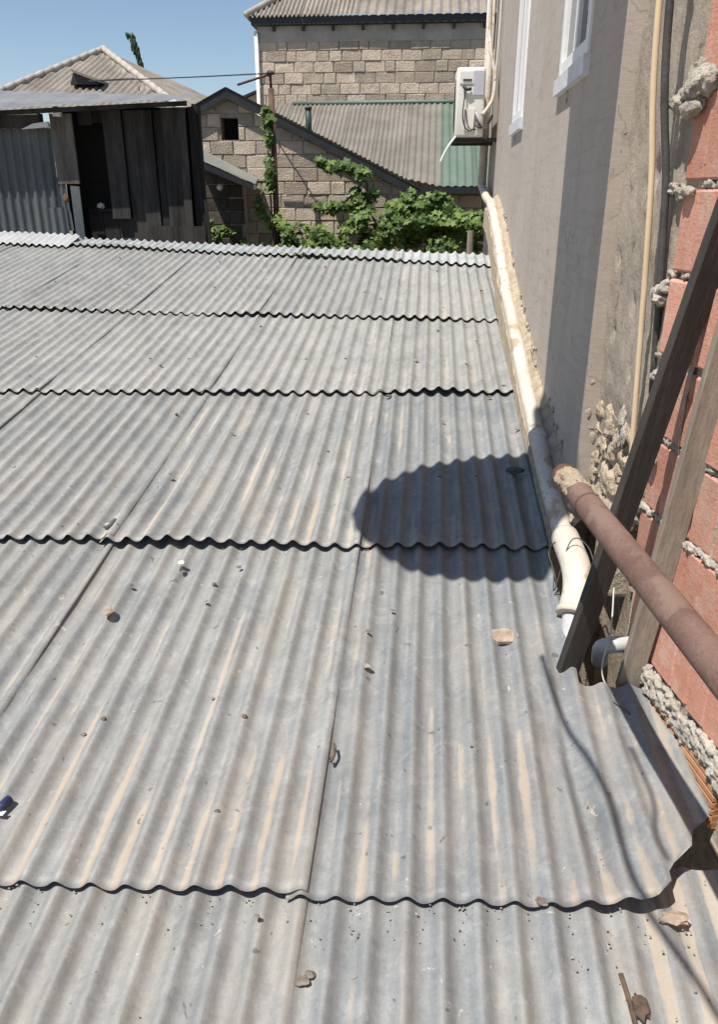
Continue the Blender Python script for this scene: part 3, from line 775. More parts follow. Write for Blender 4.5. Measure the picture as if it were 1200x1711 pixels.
pl = MB(); pl.prism([(.700, 2.10, -1.275), (.716, 2.10, -1.27), (.73, 2.10, -1.42), (.712, 2.10, -1.42)], (0, .012, 0))
solo('wood_splinter', pl, 'yellow_wood', 'short pale wood splinter beside the foot of the grey timber', 'splinter', (.715, 2.1, -1.42))

far_end = Vector((.372, 1.945, -.672)); near_end = Vector((.480, 1.085, -.690))
rp = thing('rusty_pipe', 'thick rusty brown steel pipe jutting out at right with mortar caked on its end', 'pipe', far_end)
dd = (near_end - far_end).normalized()
pts = [far_end + dd*(.05*i) for i in range(60)]
MB().tube(pts, .0315, 24).build('tube', 'rust_pipe', rp, True)
MB().tube([far_end - dd*.002, far_end + dd*.004], .025, 24).build('bore_shade', 'black_void', rp)
r2 = random.Random(9); mb = MB()
side = dd.cross(Vector((0, 0, 1))).normalized(); upv = side.cross(dd)
for i in range(260):
    t = .03 + .105*r2.random()**1.2; an = r2.uniform(-1.1, 1.6)
    mb.lump(far_end + dd*t + (upv*math.cos(an) + side*math.sin(an))*.0285, r2.uniform(.004, .0085), 1, .5, (1, 1, 1), i)
mb.build('caked_mortar', 'sand_mortar', rp, remesh=.0025)
MB().tube([far_end + dd*.205, far_end + dd*.209, far_end + dd*.213], .0325, 24, False).build('weld_seam', 'rust_post', rp, True)

# grey elbow and loose wires by the plank feet
mb = MB(); mb.tube(curve_pts([(.60, 2.20, -1.40), (.588, 2.155, -1.325), (.60, 2.13, -1.297), (.635, 2.13, -1.29), (.70, 2.15, -1.30)], 8), .026, 16)
solo('grey_elbow', mb, 'pvc_grey', 'grey plastic pipe elbow between the feet of the two timbers', 'pipe', (.6, 2.2, -1.4), smooth=True)
mb = MB(); mb.tube(curve_pts([(.625, 2.24, -1.15), (.60, 2.12, -1.24), (.575, 2.07, -1.33), (.585, 2.03, -1.375), (.64, 2.01, -1.385)], 10), .0028, 6)
solo('loose_wire', mb, 'pvc_grey', 'pale loose wire curling round the grey plastic elbow', 'wire', (.6, 2.03, -1.385), smooth=True)
mb = MB(); mb.tube(curve_pts([(.47, 2.47, -1.10), (.455, 2.50, -1.15), (.47, 2.44, -1.20), (.475, 2.42, -1.26), (.52, 2.46, -1.09), (.575, 2.44, -1.10), (.6, 2.36, -1.17)], 10), .0022, 6)
solo('loose_wire', mb, 'rubber', 'dark thin wire looped over the near end of the white drainpipe', 'wire', (.47, 2.44, -1.2), smooth=True)
mb = MB(); mb.tube(curve_pts([(.46, 1.98, -1.395), (.53, 1.94, -1.385), (.58, 1.95, -1.375), (.63, 1.90, -1.385)], 8), .0022, 6)
solo('loose_wire', mb, 'rubber', 'dark thin wire lying on the sheet before the timber feet', 'wire', (.53, 1.94, -1.39), smooth=True)
# lump of black tar cloth under the drain pipe elbow
mb = MB(); mb.lump((.585, 2.66, -1.03), .062, 3, .5, (.7, 1, .8), 4); 
solo('dark_rag', mb, 'rubber', 'dark crumpled rag tucked beside the elbow of the white drainpipe', 'rag', (.585, 2.66, -1.09), smooth=True)
# mortar slab by the splinter
mb = MB(); mb.lump((.765, 2.07, -1.33), .062, 3, .3, (.5, .9, 1), 6)
solo('mortar_lump', mb, 'sand_mortar', 'pale sandy mortar lump at the foot of the brick wall beside the splinter', 'mortar', (.765, 2.07, -1.40))

# ------------------------------------------------------------------ stone walls helper
def clip(poly, a, b, c):                 # keep a*x+b*z<=c
    out = []
    for i in range(len(poly)):
        p, q = poly[i], poly[(i+1) % len(poly)]
        fp, fq = a*p[0]+b*p[1]-c, a*q[0]+b*q[1]-c
        if fp <= 0: out.append(p)
        if fp*fq < 0:
            t = fp/(fp-fq); out.append((p[0]+(q[0]-p[0])*t, p[1]+(q[1]-p[1])*t))
    return out
def block(poly, yf, root, mat, rnd, name='stone_block', depth=.05):
    n = len(poly); cx = sum(p[0] for p in poly)/n; cz_ = sum(p[1] for p in poly)/n
    def ins(p, d):
        v = Vector((p[0]-cx, p[1]-cz_)); l = v.length
        return (cx + v.x*(1-d/l*1.2), cz_ + v.y*(1-d/l*1.2)) if l > d*2 else (cx+v.x*.5, cz_+v.y*.5)
    yo = rnd.uniform(-.008, .006)
    a = [(x + rnd.uniform(-.004, .004), yf+depth, z) for x, z in poly]
    b = [(x + rnd.uniform(-.006, .006), yf+.010+yo, z + rnd.uniform(-.005, .005)) for x, z in poly]
    c = [(ins(p, .014)[0], yf+yo+rnd.uniform(-.004, .004), ins(p, .014)[1]) for p in poly]
    fs = [tuple(range(2*n, 3*n))]
    for r_ in (0, n):
        for i in range(n): fs.append((r_+i, r_+(i+1) % n, r_+n+(i+1) % n, r_+n+i))
    mb = MB(); mb.add(a+b+c, fs); return mb.build(name, mat, root)
def stone_wall(root, x0, x1, z0, z1, yf, clips=(), holes=(), ch=.2, bl=.385, seed=1, gap=.010, mat='stone'):
    rnd = random.Random(seed); z = z0; row = 0
    while z < z1:
        x = x0 - (bl*.5 if row % 2 else 0) - rnd.uniform(0, .1)
        while x < x1:
            l = bl*rnd.choice((1, 1, 1, 1, .97, 1.04, .62, .5)); dz = rnd.uniform(-.006, .006)
            a, b = max(x + gap*rnd.uniform(.5, 1), x0), min(x + l - gap*rnd.uniform(.3, .9), x1)
            x += l
            if b - a < .04: continue
            segs = [(a, b)]
            for hx0, hx1, hz0, hz1 in holes:
                if z < hz1-.02 and z + ch > hz0+.02:
                    ns_ = []
                    for p, q in segs:
                        if q <= hx0 or p >= hx1: ns_.append((p, q))
                        else:
                            if hx0-p > .03: ns_.append((p, hx0))
                            if q-hx1 > .03: ns_.append((hx1, q))
                    segs = ns_
            for p, q in segs:
                poly = [(p, z+gap*.6+dz), (q, z+gap*.6+dz*.5), (q, z+ch-gap*.4+dz*.5), (p, z+ch-gap*.4+dz)]
                for cc in clips: poly = clip(poly, *cc) if len(poly) > 2 else poly
                if len(poly) < 3: continue
                area = abs(sum(poly[i][0]*poly[(i+1) % len(poly)][1]-poly[(i+1) % len(poly)][0]*poly[i][1] for i in range(len(poly))))/2
                if area < .003: continue
                block(poly, yf, root, mat, rnd)
        z += ch; row += 1
def corrug(mb, p00, p10, p01, p11, per, amp, nv=2, sub=6, norm=(0, 0, 1), trap=False):
    """wavy sheet: p00-p10 across the waves, p00-p01 along them"""
    p00, p10, p01, p11 = map(Vector, (p00, p10, p01, p11)); nrm = Vector(norm).normalized()
    wlen = max((p10-p00).length, (p11-p01).length); nu = max(2, int(wlen/per*sub)); k0 = len(mb.v)
    for j in range(nv+1):
        for i in range(nu+1):
            s, t = i/nu, j/nv
            p = (p00*(1-s)+p10*s)*(1-t) + (p01*(1-s)+p11*s)*t
            c = math.cos(2*math.pi*s*wlen/per)
            if trap: c = max(-1, min(1, c*2.2))
            mb.v.append(tuple(p + nrm*amp*c))
    for j in range(nv):
        for i in range(nu): mb.f.append(tuple(k0 + q for q in (j*(nu+1)+i, j*(nu+1)+i+1, (j+1)*(nu+1)+i+1, (j+1)*(nu+1)+i)))
    return mb

# ------------------------------------------------------------------ gabled stone house with green roofed wing
gh = thing('gabled_stone_house', 'small stone block house with black gable boards, attic opening and brown green roof', 'house', (-1.5, 14.5, -4))
YG = 13.5; AX, AZ_ = -3.24, 1.50; k_ = .47
# wall: gable on the left, eave wall on the right
cl1 = [(k_, 1, AZ_ + k_*AX - .06), (-k_, 1, AZ_ - k_*AX - .06)]
hole = (-3.39, -3.10, .865, 1.19)
stone_wall(gh, -3.95, -.30, -1.35, 1.5, YG, cl1, (hole,), .2, .385, 5)
stone_wall(gh, -.30, 2.2, -1.35, -.02, YG+.25, (), (), .2, .385, 6)
gp = [(-3.95, -4), (-.30, -4), (-.30, .08), (AX, AZ_-.07), (-3.95, 1.16)]
mb = MB()
def wallprism(poly, y, d, mat, root, name, holes=()):
    m_ = MB(); m_.prism([(x, y, z) for x, z in poly], (0, d, 0)); return m_.build(name, mat, root)
# backing wall split round the attic opening
hx0, hx1, hz0, hz1 = hole
zl = lambda x: AZ_ - .07 - k_*abs(x-AX)
for poly in ([(-3.95, -4), (hx0, -4), (hx0, zl(hx0)), (-3.95, zl(-3.95))], [(hx1, -4), (-.30, -4), (-.30, zl(-.30)), (hx1, zl(hx1))],
             [(hx0, -4), (hx1, -4), (hx1, hz0), (hx0, hz0)], [(hx0, hz1), (hx1, hz1), (hx1, zl(hx1)), (AX, zl(AX)), (hx0, zl(hx0))]):
    wallprism(poly, YG+.014, .25, 'joint', gh, 'wall')
wallprism([(-.30, -4), (2.2, -4), (2.2, .10), (-.30, .10)], YG+.264, .25, 'joint', gh, 'wall')
mb = MB(); mb.box((hx0-.02, YG+.27, hz0-.1), (hx1+.02, YG+.9, hz1+.1)); mb.build('attic_opening_shade', 'black_void', gh)
# barge boards
yb = YG - .11
for sx, x1 in ((1, -.16), (-1, -4.06)):
    z1 = AZ_ + .075 - k_*abs(x1-AX)
    mb = MB(); mb.prism([(AX, yb, AZ_+.085), (x1, yb, z1), (x1, yb, z1-.125), (AX, yb, AZ_-.045)], (0, .03, 0)); mb.build('barge_board', 'black_paint', gh)
    mb = MB(); mb.prism([(AX, yb+.031, AZ_+.06), (x1, yb+.031, z1-.02), (x1, yb+.031, z1-.10), (AX, yb+.031, AZ_-.02)], (0, .10, 0)); mb.build('soffit', 'black_paint', gh)
# roof slopes: gable right slope (triangle down to the valley), gable left slope, main slope with panels
YR = 16.42; ZR = 1.66; ZE = .175; XE = -.16; YE = 13.36
def pl_g(x, y): return AZ_ + .095 - k_*(x-AX)
mb = MB(); corrug(mb, (AX, yb-.02, AZ_+.10), (AX, YR, AZ_+.10), (XE, yb-.02, pl_g(XE, 0)), (XE, yb+.2, pl_g(XE, 0)), .11, .008, 6, 6, (k_, 0, 1))
mb.build('gable_roof_slope', 'grey_sheet', gh, True)
mb = MB(); corrug(mb, (AX, yb-.02, AZ_+.10), (AX, YR, AZ_+.10), (-4.08, yb-.02, AZ_+.10-k_*.84), (-4.08, YR, AZ_+.10-k_*.84), .11, .008, 2, 6, (-k_, 0, 1))
mb.build('gable_roof_slope', 'grey_sheet', gh, True)
def vx(t): return AX + (XE-AX)*(1-t)           # x of the valley at fraction t up the slope
x_r = 2.3; wP = .565
xs = [AX + i*wP for i in range(int((x_r-AX)/wP)+2)]
for xa, xb in zip(xs, xs[1:]):
    # bottom of each sheet starts at the valley or the eave
    def bot(x): 
        if x >= XE: return 0.0
        return (XE-x)/(XE-AX)
    ba, bb = bot(xa), bot(xb)
    P = lambda x, t: Vector((x, YE + (YR-YE)*t, ZE + (ZR-ZE)*t))
    mb = MB(); corrug(mb, P(xa, ba*.985), P(xb, bb*.985), P(xa, 1), P(xb, 1), .125, .011, 4, 8, (0, -.44, .9), True)
    o = mb.build('roof_sheet', 'green_sheet' if xa > .1 else 'brown_sheet', gh, True)
mb = MB(); mb.tube([(AX+.55, YR, ZR+.02), (2.3, YR, ZR+.02)], .04, 8); mb.build('ridge_cap', 'green_sheet', gh, True)
MB().box((XE, YE+.005, ZE-.11), (2.3, YE+.03, ZE-.004)).build('fascia', 'black_paint', gh)
MB().box((XE, YE+.031, ZE-.085), (2.3, YG+.24, ZE-.045)).build('soffit', 'black_paint', gh)
mb = MB(); mb.prism([(AX-.02, YR+.05, -4), (2.3, YR+.05, -4), (2.3, YR+.05, ZR-.05), (AX-.02, YR+.05, ZR-.05)], (0, .04, 0)); mb.build('back_wall', 'joint', gh)
# lean-to at its left
lt = thing('lean_to', 'small lean-to with pale sheet roof and dark eave against the left end of the gable', 'lean-to', (-3.3, 13, -4))
mb = MB(); corrug(mb, (-3.86, 13.44, .80), (-3.60, 12.55, .58), (-2.80, 13.44, .30), (-2.66, 12.55, .20), .2, .003, 4, 6, (.45, 0, .9))
mb.build('roof_sheet', 'grey_sheet', lt, True)
mb = MB(); mb.prism([(-3.62, 12.56, .565), (-2.66, 12.56, .185), (-2.66, 12.56, .10), (-3.62, 12.56, .47)], (0, .03, 0)); mb.build('barge_board', 'black_paint', lt)
mb = MB(); mb.prism([(-2.66, 12.55, .185), (-2.80, 13.44, .285), (-2.80, 13.44, .22), (-2.66, 12.55, .12)], (-.03, 0, 0)); mb.build('eave_board', 'green_sheet', lt)
mb = MB(); mb.prism([(-3.95, 13.10, -4), (-2.98, 13.10, -4), (-2.98, 13.10, .26), (-3.95, 13.10, .68)], (0, .2, 0)); mb.build('wall', 'joint', lt)
stone_wall(lt, -3.95, -2.98, -1.2, .7, 13.085, [(.42, 1, .26-.42*2.98)], (), .2, .385, 9, .01, 'shaded_stone')
mb = MB(); mb.lump((-3.33, 13.0, .16), .05, 2, .2, (1, .6, 1), 3); mb.build('wall_lamp', 'white_strip', lt, True)
# dark green stove pipe on the valley
mb = MB(); mb.tube([(-2.12, 14.6, .90), (-2.12, 14.6, 1.40)], .052, 12); mb.tube([(-2.12, 14.6, 1.40), (-2.12, 14.6, 1.44)], .062, 12)
solo('stove_pipe', mb, 'green_pipe', 'dark green stovepipe rising from the grey valley of the stone house roof', 'chimney', (-2.12, 14.6, .9), smooth=True)

# ------------------------------------------------------------------ tall stone house behind
th = thing('tall_stone_house', 'tall house of bare tan stone blocks with dark eave and grey corrugated hip roof', 'house', (-1, 18, -4))
YT = 16.62; XL = -3.34
stone_wall(th, XL, 1.6, 1.10, 2.72, YT, (), (), .185, .38, 12)
MB().box((XL, YT+.014, -4), (1.6, YT+.3, 2.72)).build('wall', 'joint', th)
MB().box((XL+.01, YT+.3, -4), (1.6, YT+6, 2.72)).build('wall', 'grey_wall', th)
MB().box((XL-.003, YT-.012, 2.722), (1.6, YT+.3, 2.984)).build('cement_belt', 'belt', th)
for i in range(9):
    x = -3.05 + i*.56
    MB().box((x, YT-.095, 2.90), (x+.05, YT-.013, 2.985)).build('rafter_end', 'black_paint', th)
MB().box((XL-.10, YT-.13, 2.99), (1.7, YT-.10, 3.12)).build('fascia', 'black_paint', th)
MB().box((XL-.10, YT-.099, 2.99), (XL-.07, YT+6, 3.12)).build('fascia', 'black_paint', th)
MB().box((XL-.065, YT-.098, 2.986), (1.7, YT+.3, 3.0)).build('soffit', 'black_paint', th)
zr = 4.6; hipx = XL + 2.6
e0_ = Vector((XL-.18, YT-.17, 3.10))
xsT = [XL-.18 + i*1.02 for i in range(6)]
for xa, xb in zip(xsT, xsT[1:]):
    def top(x): return min(1, (x - (XL-.18))/2.0)
    P = lambda x, t: Vector((x, YT-.17 + 3.2*t, 3.12 + 1.75*t))
    mb = MB(); corrug(mb, P(xa, 0), P(xb, 0), P(xa, max(.001, top(xa))), P(xb, top(xb)), .17, .024, 3, 8, (0, -.48, .88))
    mb.build('roof_sheet', 'asbestos', th, True)
mb = MB(); mb.tube([(XL-.18, YT-.17, 3.15), (XL+1.82, YT+2.92, 4.9)], .06, 8); mb.build('hip_cap', 'ridge_tile', th, True)
mb = MB(); mb.prism([(XL-.18, YT-.17, 3.10), (XL+1.82, YT+2.92, 4.85), (XL-.18, YT+6, 3.10)], (.02, 0, -.02)); mb.build('roof_side', 'asbestos', th)
mb = MB(); mb.tube([(XL-.03, YT-.05, 2.9), (XL-.03, YT-.05, -1)], .035, 10); mb.build('downpipe', 'white_frame', th, True)
# bit of a lower roof beside it
sh2 = thing('distant_brown_roofed_house', 'low brown roofed house glimpsed left of the tall stone house', 'house', (-5, 21, -4))
mb = MB(); mb.prism([(-5.05, 20, 1.95), (-3.9, 20, 2.36), (-3.9, 23, 2.36), (-5.05, 23, 1.95)], (0, 0, .05)); mb.build('roof', 'black_paint', sh2)
mb = MB(); mb.prism([(-4.95, 20.1, -4), (-3.95, 20.1, -4), (-3.95, 20.1, 2.33), (-4.95, 20.1, 1.96)], (0, 2, 0)); mb.build('wall', 'grey_wall', sh2)

# ------------------------------------------------------------------ hipped roof house far left
hh = thing('hipped_roof_house', 'distant house with a large pale hipped corrugated roof and whitish ridges', 'house', (-10, 28, -4))
FL, FR, BR, BL, AP = Vector((-12.78, 22.4, 2.23)), Vector((-6.37, 22.4, 1.95)), Vector((-7.9, 33.9, 3.3)), Vector((-13.5, 33, 3.4)), Vector((-10.75, 28, 4.44))
nx = 16
mb = MB()
def tri_corr(mb, A, B, T, per, amp, nrm):
    A, B, T = Vector(A), Vector(B), Vector(T); wl = (B-A).length; nu = int(wl/per*8); nv = 8; k0 = len(mb.v); nrm = Vector(nrm).normalized()
    s0 = (T-A).dot((B-A).normalized())/wl
    for j in range(nv+1):
        t = j/nv
        for i in range(nu+1):
            s = i/nu; lo, hi = s0*t, 1-(1-s0)*t
            ss = min(max(s, lo), hi)
            p = A + (B-A)*ss + (T-(A+(B-A)*s0))*t + nrm*amp*math.cos(2*math.pi*ss*wl/per)
            mb.v.append(tuple(p))
    for j in range(nv):
        for i in range(nu): mb.f.append(tuple(k0+q for q in (j*(nu+1)+i, j*(nu+1)+i+1, (j+1)*(nu+1)+i+1, (j+1)*(nu+1)+i)))
tri_corr(mb, FL, FR, AP, .2, .035, (0, -.4, .9)); mb.build('roof_slope', 'asbestos', hh, True)
mb = MB(); tri_corr(mb, FR, BR, AP, .2, .03, (.5, 0, .9)); mb.build('roof_slope', 'asbestos', hh, True)
mb = MB(); tri_corr(mb, BL, FL, AP, .2, .03, (-.5, 0, .9)); mb.build('roof_slope', 'asbestos', hh, True)
for a, b in ((FL, AP), (FR, AP)):
    n_ = 15
    for i in range(n_):
        p, q = a + (b-a)*(i/n_), a + (b-a)*((i+1.05)/n_)
        mb = MB(); mb.tube([p + Vector((0, 0, .03)), q + Vector((0, 0, .06))], .10, 8); mb.build('ridge_tile', 'ridge_tile', hh, True)
mb = MB(); mb.prism([(FL.x+.4, 22.8, -4), (FR.x-.4, 22.8, -4), (FR.x-.4, 22.8, 1.9), (FL.x+.4, 22.8, 1.9)], (0, 7, 0)); mb.build('wall', 'grey_wall', hh)
mb = MB(); mb.prism([(-10.42, 24.3, 3.02), (-9.55, 24.3, 3.02), (-10.28, 24.3, 3.36)], (0, 1.5, 0)); dv = mb.build('dormer_vent', 'black_paint', hh)
mb = MB(); mb.prism([(-10.30, 24.2, 3.40), (-9.50, 24.2, 3.12), (-9.50, 24.2, 3.05), (-10.30, 24.2, 3.33)], (0, 1.8, 0)); mb.build('vent_roof', 'asbestos', dv)
mb = MB()
rr = random.Random(2)
for i in range(150):
    t = rr.random(); p = Vector((-10.05 - .30*t + rr.uniform(-.09, .09)*(.5+t), 29.5 + rr.uniform(-.1, .1), 4.2 + .95*t))
    mb.lump(p, rr.uniform(.03, .07), 1, .5, (.6, .6, 1.6), i)
mb.tube([(-10.0, 29.5, -4), (-10.03, 29.5, 4.3)], .07, 8)
solo('cypress_tree', mb, 'conifer', 'leaning dark tip of a slim tree behind the hipped roof', 'tree', (-10, 29.5, -4))

# ------------------------------------------------------------------ dark timber and tin shed on the left
sd = thing('ramshackle_shed', 'ramshackle shed of dark boards and rusting corrugated tin under a pale metal roof', 'shed', (-4, 9.6, -4))
YS = 9.2
mb = MB(); corrug(mb, (-6.4, 8.92, .83), (-2.58, 8.92, .965), (-6.4, 10.0, 1.22), (-2.80, 10.0, 1.122), .42, .007, 3, 16, (0, -.2, 1), True)
mb.build('roof_sheet', 'shed_roof', sd, True)
mb = MB(); mb.prism([(-6.4, 8.95, .815), (-2.60, 8.95, .95), (-2.60, 8.95, .905), (-6.4, 8.95, .77)], (0, .03, 0)); mb.build('eave_batten', 'dark_wood', sd)
# corrugated tin cladding
mb = MB(); corrug(mb, (-6.4, YS, -2), (-4.26, YS, -2), (-6.4, YS, .72), (-4.24, YS, .72), .105, .014, 6, 8, (0, -1, 0)); mb.build('tin_sheet', 'shed_metal', sd, True)
mb = MB(); corrug(mb, (-4.40, YS-.045, -2), (-4.12, YS-.045, -2), (-4.40, YS-.045, -.10), (-4.16, YS-.045, -.10), .105, .012, 6, 8, (0, -1, 0)); mb.build('tin_sheet', 'shed_metal', sd, True)
mb = MB(); corrug(mb, (-4.24, YS-.03, -.35), (-4.10, YS-.03, -.35), (-4.24, YS-.03, .22), (-4.13, YS-.03, .22), .07, .009, 4, 8, (0, -1, 0)); mb.build('tin_sheet', 'shed_metal', sd, True)
MB().box((-6.4, YS-.10, .72), (-4.30, YS-.01, .86)).build('lintel_board', 'dark_wood', sd)
mb = MB(); mb.prism([(-6.4, YS-.155, .835), (-4.31, YS-.155, .845), (-4.31, YS-.155, .89), (-6.4, YS-.155, .86)], (0, .05, 0)); mb.build('tin_trim', 'white_strip', sd)
mb = MB(); mb.prism([(-4.50, YS-.15, .70), (-4.19, YS-.15, .72), (-4.19, YS-.15, .775), (-4.36, YS-.15, .755)], (0, .04, 0)); mb.build('tin_trim', 'white_strip', sd)
mb = MB(); mb.prism([(-4.10, YS-.2, .82), (-4.02, YS-.2, .815), (-4.0, YS-.2, .90), (-4.09, YS-.2, .93)], (0, .05, 0)); mb.build('tin_scrap', 'white_strip', sd)
MB().box((-4.215, YS-.04, .15), (-3.965, YS-.012, .86)).build('post_board', 'old_board', sd)
mb = MB(); mb.prism([(-4.08, YS-.06, -1.6), (-3.98, YS-.06, -1.6), (-3.965, YS-.06, .12), (-4.07, YS-.06, .13)], (0, .02, 0)); mb.build('post_board', 'shed_metal', sd)
mb = MB(); mb.lump((-4.13, YS-.07, .0), .035, 2, .4, (1, .5, 1.4), 5); mb.build('door_lock', 'rust_post', sd)
# dark board front, set back under the roof edge
YB = YS + .06
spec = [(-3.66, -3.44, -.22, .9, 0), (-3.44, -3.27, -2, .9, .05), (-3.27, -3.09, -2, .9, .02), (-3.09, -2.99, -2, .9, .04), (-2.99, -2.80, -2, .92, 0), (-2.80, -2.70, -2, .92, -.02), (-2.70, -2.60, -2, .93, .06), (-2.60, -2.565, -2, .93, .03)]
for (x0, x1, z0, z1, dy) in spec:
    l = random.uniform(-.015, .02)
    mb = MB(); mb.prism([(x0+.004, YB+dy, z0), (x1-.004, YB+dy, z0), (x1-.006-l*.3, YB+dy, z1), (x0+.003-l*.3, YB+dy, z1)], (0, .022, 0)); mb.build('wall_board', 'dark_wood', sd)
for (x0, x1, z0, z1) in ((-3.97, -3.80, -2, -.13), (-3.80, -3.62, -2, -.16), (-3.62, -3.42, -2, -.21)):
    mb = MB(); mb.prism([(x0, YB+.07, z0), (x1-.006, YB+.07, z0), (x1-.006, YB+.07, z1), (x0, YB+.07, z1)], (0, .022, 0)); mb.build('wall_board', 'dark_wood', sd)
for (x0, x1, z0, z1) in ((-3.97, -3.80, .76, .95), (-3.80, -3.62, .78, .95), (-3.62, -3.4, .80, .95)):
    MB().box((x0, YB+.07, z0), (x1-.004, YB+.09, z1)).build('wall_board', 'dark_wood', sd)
MB().box((-3.95, YB+.03, -.145), (-3.60, YB+.06, -.115)).build('ledge', 'dark_wood', sd)
mb = MB(); mb.lump((-3.80, YB+.02, -.08), .03, 2, .5, (1.5, .7, 1), 8); mb.build('ledge_rubbish', 'mortar', sd)
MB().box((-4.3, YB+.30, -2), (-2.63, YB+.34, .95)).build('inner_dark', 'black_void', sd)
MB().box((-2.64, YB+.1, -4), (-2.615, 9.55, .96)).build('side_wall', 'dark_wood', sd)
MB().box((-6.4, YS+.10, -4), (-2.53, YS+.9, -1.9)).build('base_wall', 'grey_wall', sd)
mb = MB(); mb.box((-3.2, YB-.03, -.52), (-2.57, YB-.008, -.30)); mb.build('low_rail', 'dark_wood', sd)
mb = MB(); mb.prism([(-2.63, YB-.02, .95), (-2.60, YB-.02, .95), (-2.50, YB-.02, -.5), (-2.54, YB-.02, -.5)], (0, .02, 0)); mb.build('corner_strip', 'dark_wood', sd)

# ------------------------------------------------------------------ post with cable
po = thing('rusty_post', 'slim rusty post standing before the stone gable with a vine climbing it', 'post', (-2.40, 12.9, -4))
mb = MB(); mb.tube([(-2.43, 12.9, -4), (-2.42, 12.9, 0), (-2.43, 12.9, 1.52)], .045, 10); mb.build('pole', 'rust_post', po, True)
mb = MB(); mb.tube([(-2.43, 12.9, 1.50), (-2.435, 12.9, 1.72)], .022, 8); mb.build('pole_tip', 'rust_post', po, True)
mb = MB(); mb.lump((-2.43, 12.88, 1.72), .05, 2, .3, (1.3, 1, .7), 2); mb.build('insulator', 'dark_grille', po)
mb = MB(); mb.tube([(-2.43, 12.9, 1.71), (-2.95, 12.95, 1.58)], .018, 6); mb.build('arm', 'rust_post', po)
mb = MB(); mb.tube(curve_pts([(-2.43, 12.9, 1.72), (-4.3, 14.6, 1.90), (-7.3, 18, 2.30), (-8.6, 24.6, 3.2)], 8), .010, 5)
solo('overhead_cable', mb, 'cable', 'thin dark cable strung from the rusty post towards the hipped roof house', 'cable', (-2.43, 12.9, 1.72))

# ------------------------------------------------------------------ grape vines
def leaf_verts(rn, c, size, face):
    lobes = [(0, .05), (.30, -.12), (.52, .10), (.34, .22), (.55, .55), (.22, .50), (0, 1.0), (-.22, .50), (-.55, .55), (-.34, .22), (-.52, .10), (-.30, -.12)]
    z = face.normalized(); x = z.orthogonal().normalized(); x.rotate(Matrix.Rotation(rn.uniform(0, 6.28), 3, z)); y = z.cross(x)
    cup = rn.uniform(-.25, .3)
    vs = [c + (x*a + y*(b-.4) + z*(cup*(a*a+(b-.4)**2)))*size for a, b in lobes]
    vs.append(c + z*.05*size); return vs
def vine(name, label, blobs, seed, count, base, stems):
    rn = random.Random(seed); root = thing(name, label, 'vine', base)
    V = []; F = []; T = []
    tot = sum(b[3] for b in blobs)
    for (c, rad, dens, wgt) in blobs:
        for _ in range(int(count*wgt/tot)):
            d = Vector((rn.gauss(0, 1), rn.gauss(0, 1), rn.gauss(0, 1))).normalized()
            rr_ = rn.random()**.4
            p = Vector(c) + Vector((d.x*rad[0], d.y*rad[1], d.z*rad[2]))*rr_
            p += Vector((noise.noise(p*3), noise.noise(p*3+Vector((5, 0, 0))), noise.noise(p*3+Vector((0, 7, 0)))))*.10
            if noise.noise(p*2.6 + Vector((seed, 0, 0))) < -.22*dens: continue
            f = (d*.5 + Vector((rn.uniform(-.5, .4), -.75, .75)) + Vector((rn.gauss(0, .45), rn.gauss(0, .45), rn.gauss(0, .45))))
            k = len(V); vs = leaf_verts(rn, p, rn.choice((rn.uniform(.04, .08), rn.uniform(.07, .14), rn.uniform(.07, .14))), f); V += [v - Vector(base) for v in vs]
            tone = max(0, min(1, .40 + rn.gauss(0, .28)))
            T += [tone]*13
            F += [(k+i, k+(i+1) % 12, k+12) for i in range(12)]
    me = bpy.data.meshes.new('foliage'); me.from_pydata(V, [], F); me.update()
    a = me.attributes.new('tone', 'FLOAT', 'POINT'); a.data.foreach_set('value', T)
    me.materials.append(M['leaf']); o = bpy.data.objects.new('foliage', me); COL.objects.link(o); o.parent = root; o['kind'] = 'stuff'
    for s in stems:
        MB().tube(curve_pts(s, 6), .016, 6).build('stem', 'stem', root, True)
vine('grape_vine', 'broad sunlit grape vine massed against the stone wall right of the rusty post',
     [((-.1, 12.9, -.35), (.62, .3, .50), .6, 9), ((.35, 12.8, -.55), (.5, .3, .40), .6, 6), ((-.95, 12.9, -.55), (.45, .25, .42), .7, 5), ((-1.55, 12.9, -.85), (.4, .25, .30), .8, 3),
      ((-1.9, 12.8, -.75), (.45, .25, .35), .5, 5), ((-2.2, 12.8, -.9), (.4, .25, .25), .5, 3), ((.72, 12.6, -.40), (.28, .2, .22), .9, 2.2), ((.05, 12.9, -.02), (.22, .2, .16), .9, 1.8), ((-1.05, 13.1, .10), (.22, .16, .42), 1, 2.0), ((-1.42, 13.15, .46), (.42, .12, .09), 1, 1.5), ((-1.75, 13.15, .52), (.16, .1, .12), 1, .7), ((-1.5, 13.1, -.12), (.35, .12, .08), 1, .7), ((-.5, 13, -.85), (1.2, .3, .3), .4, 5)],
     31, 11000, (-.3, 13, -4), [[(-.3, 13, -4), (-.5, 13.1, -1.2), (-.95, 13.15, -.2), (-1.05, 13.2, .3), (-1.5, 13.2, .48)], [(-.3, 13, -4), (0, 13, -1), (.2, 12.9, -.2)], [(-1.05, 13.2, .25), (-1.35, 13.2, -.05), (-1.6, 13.2, -.15)]])
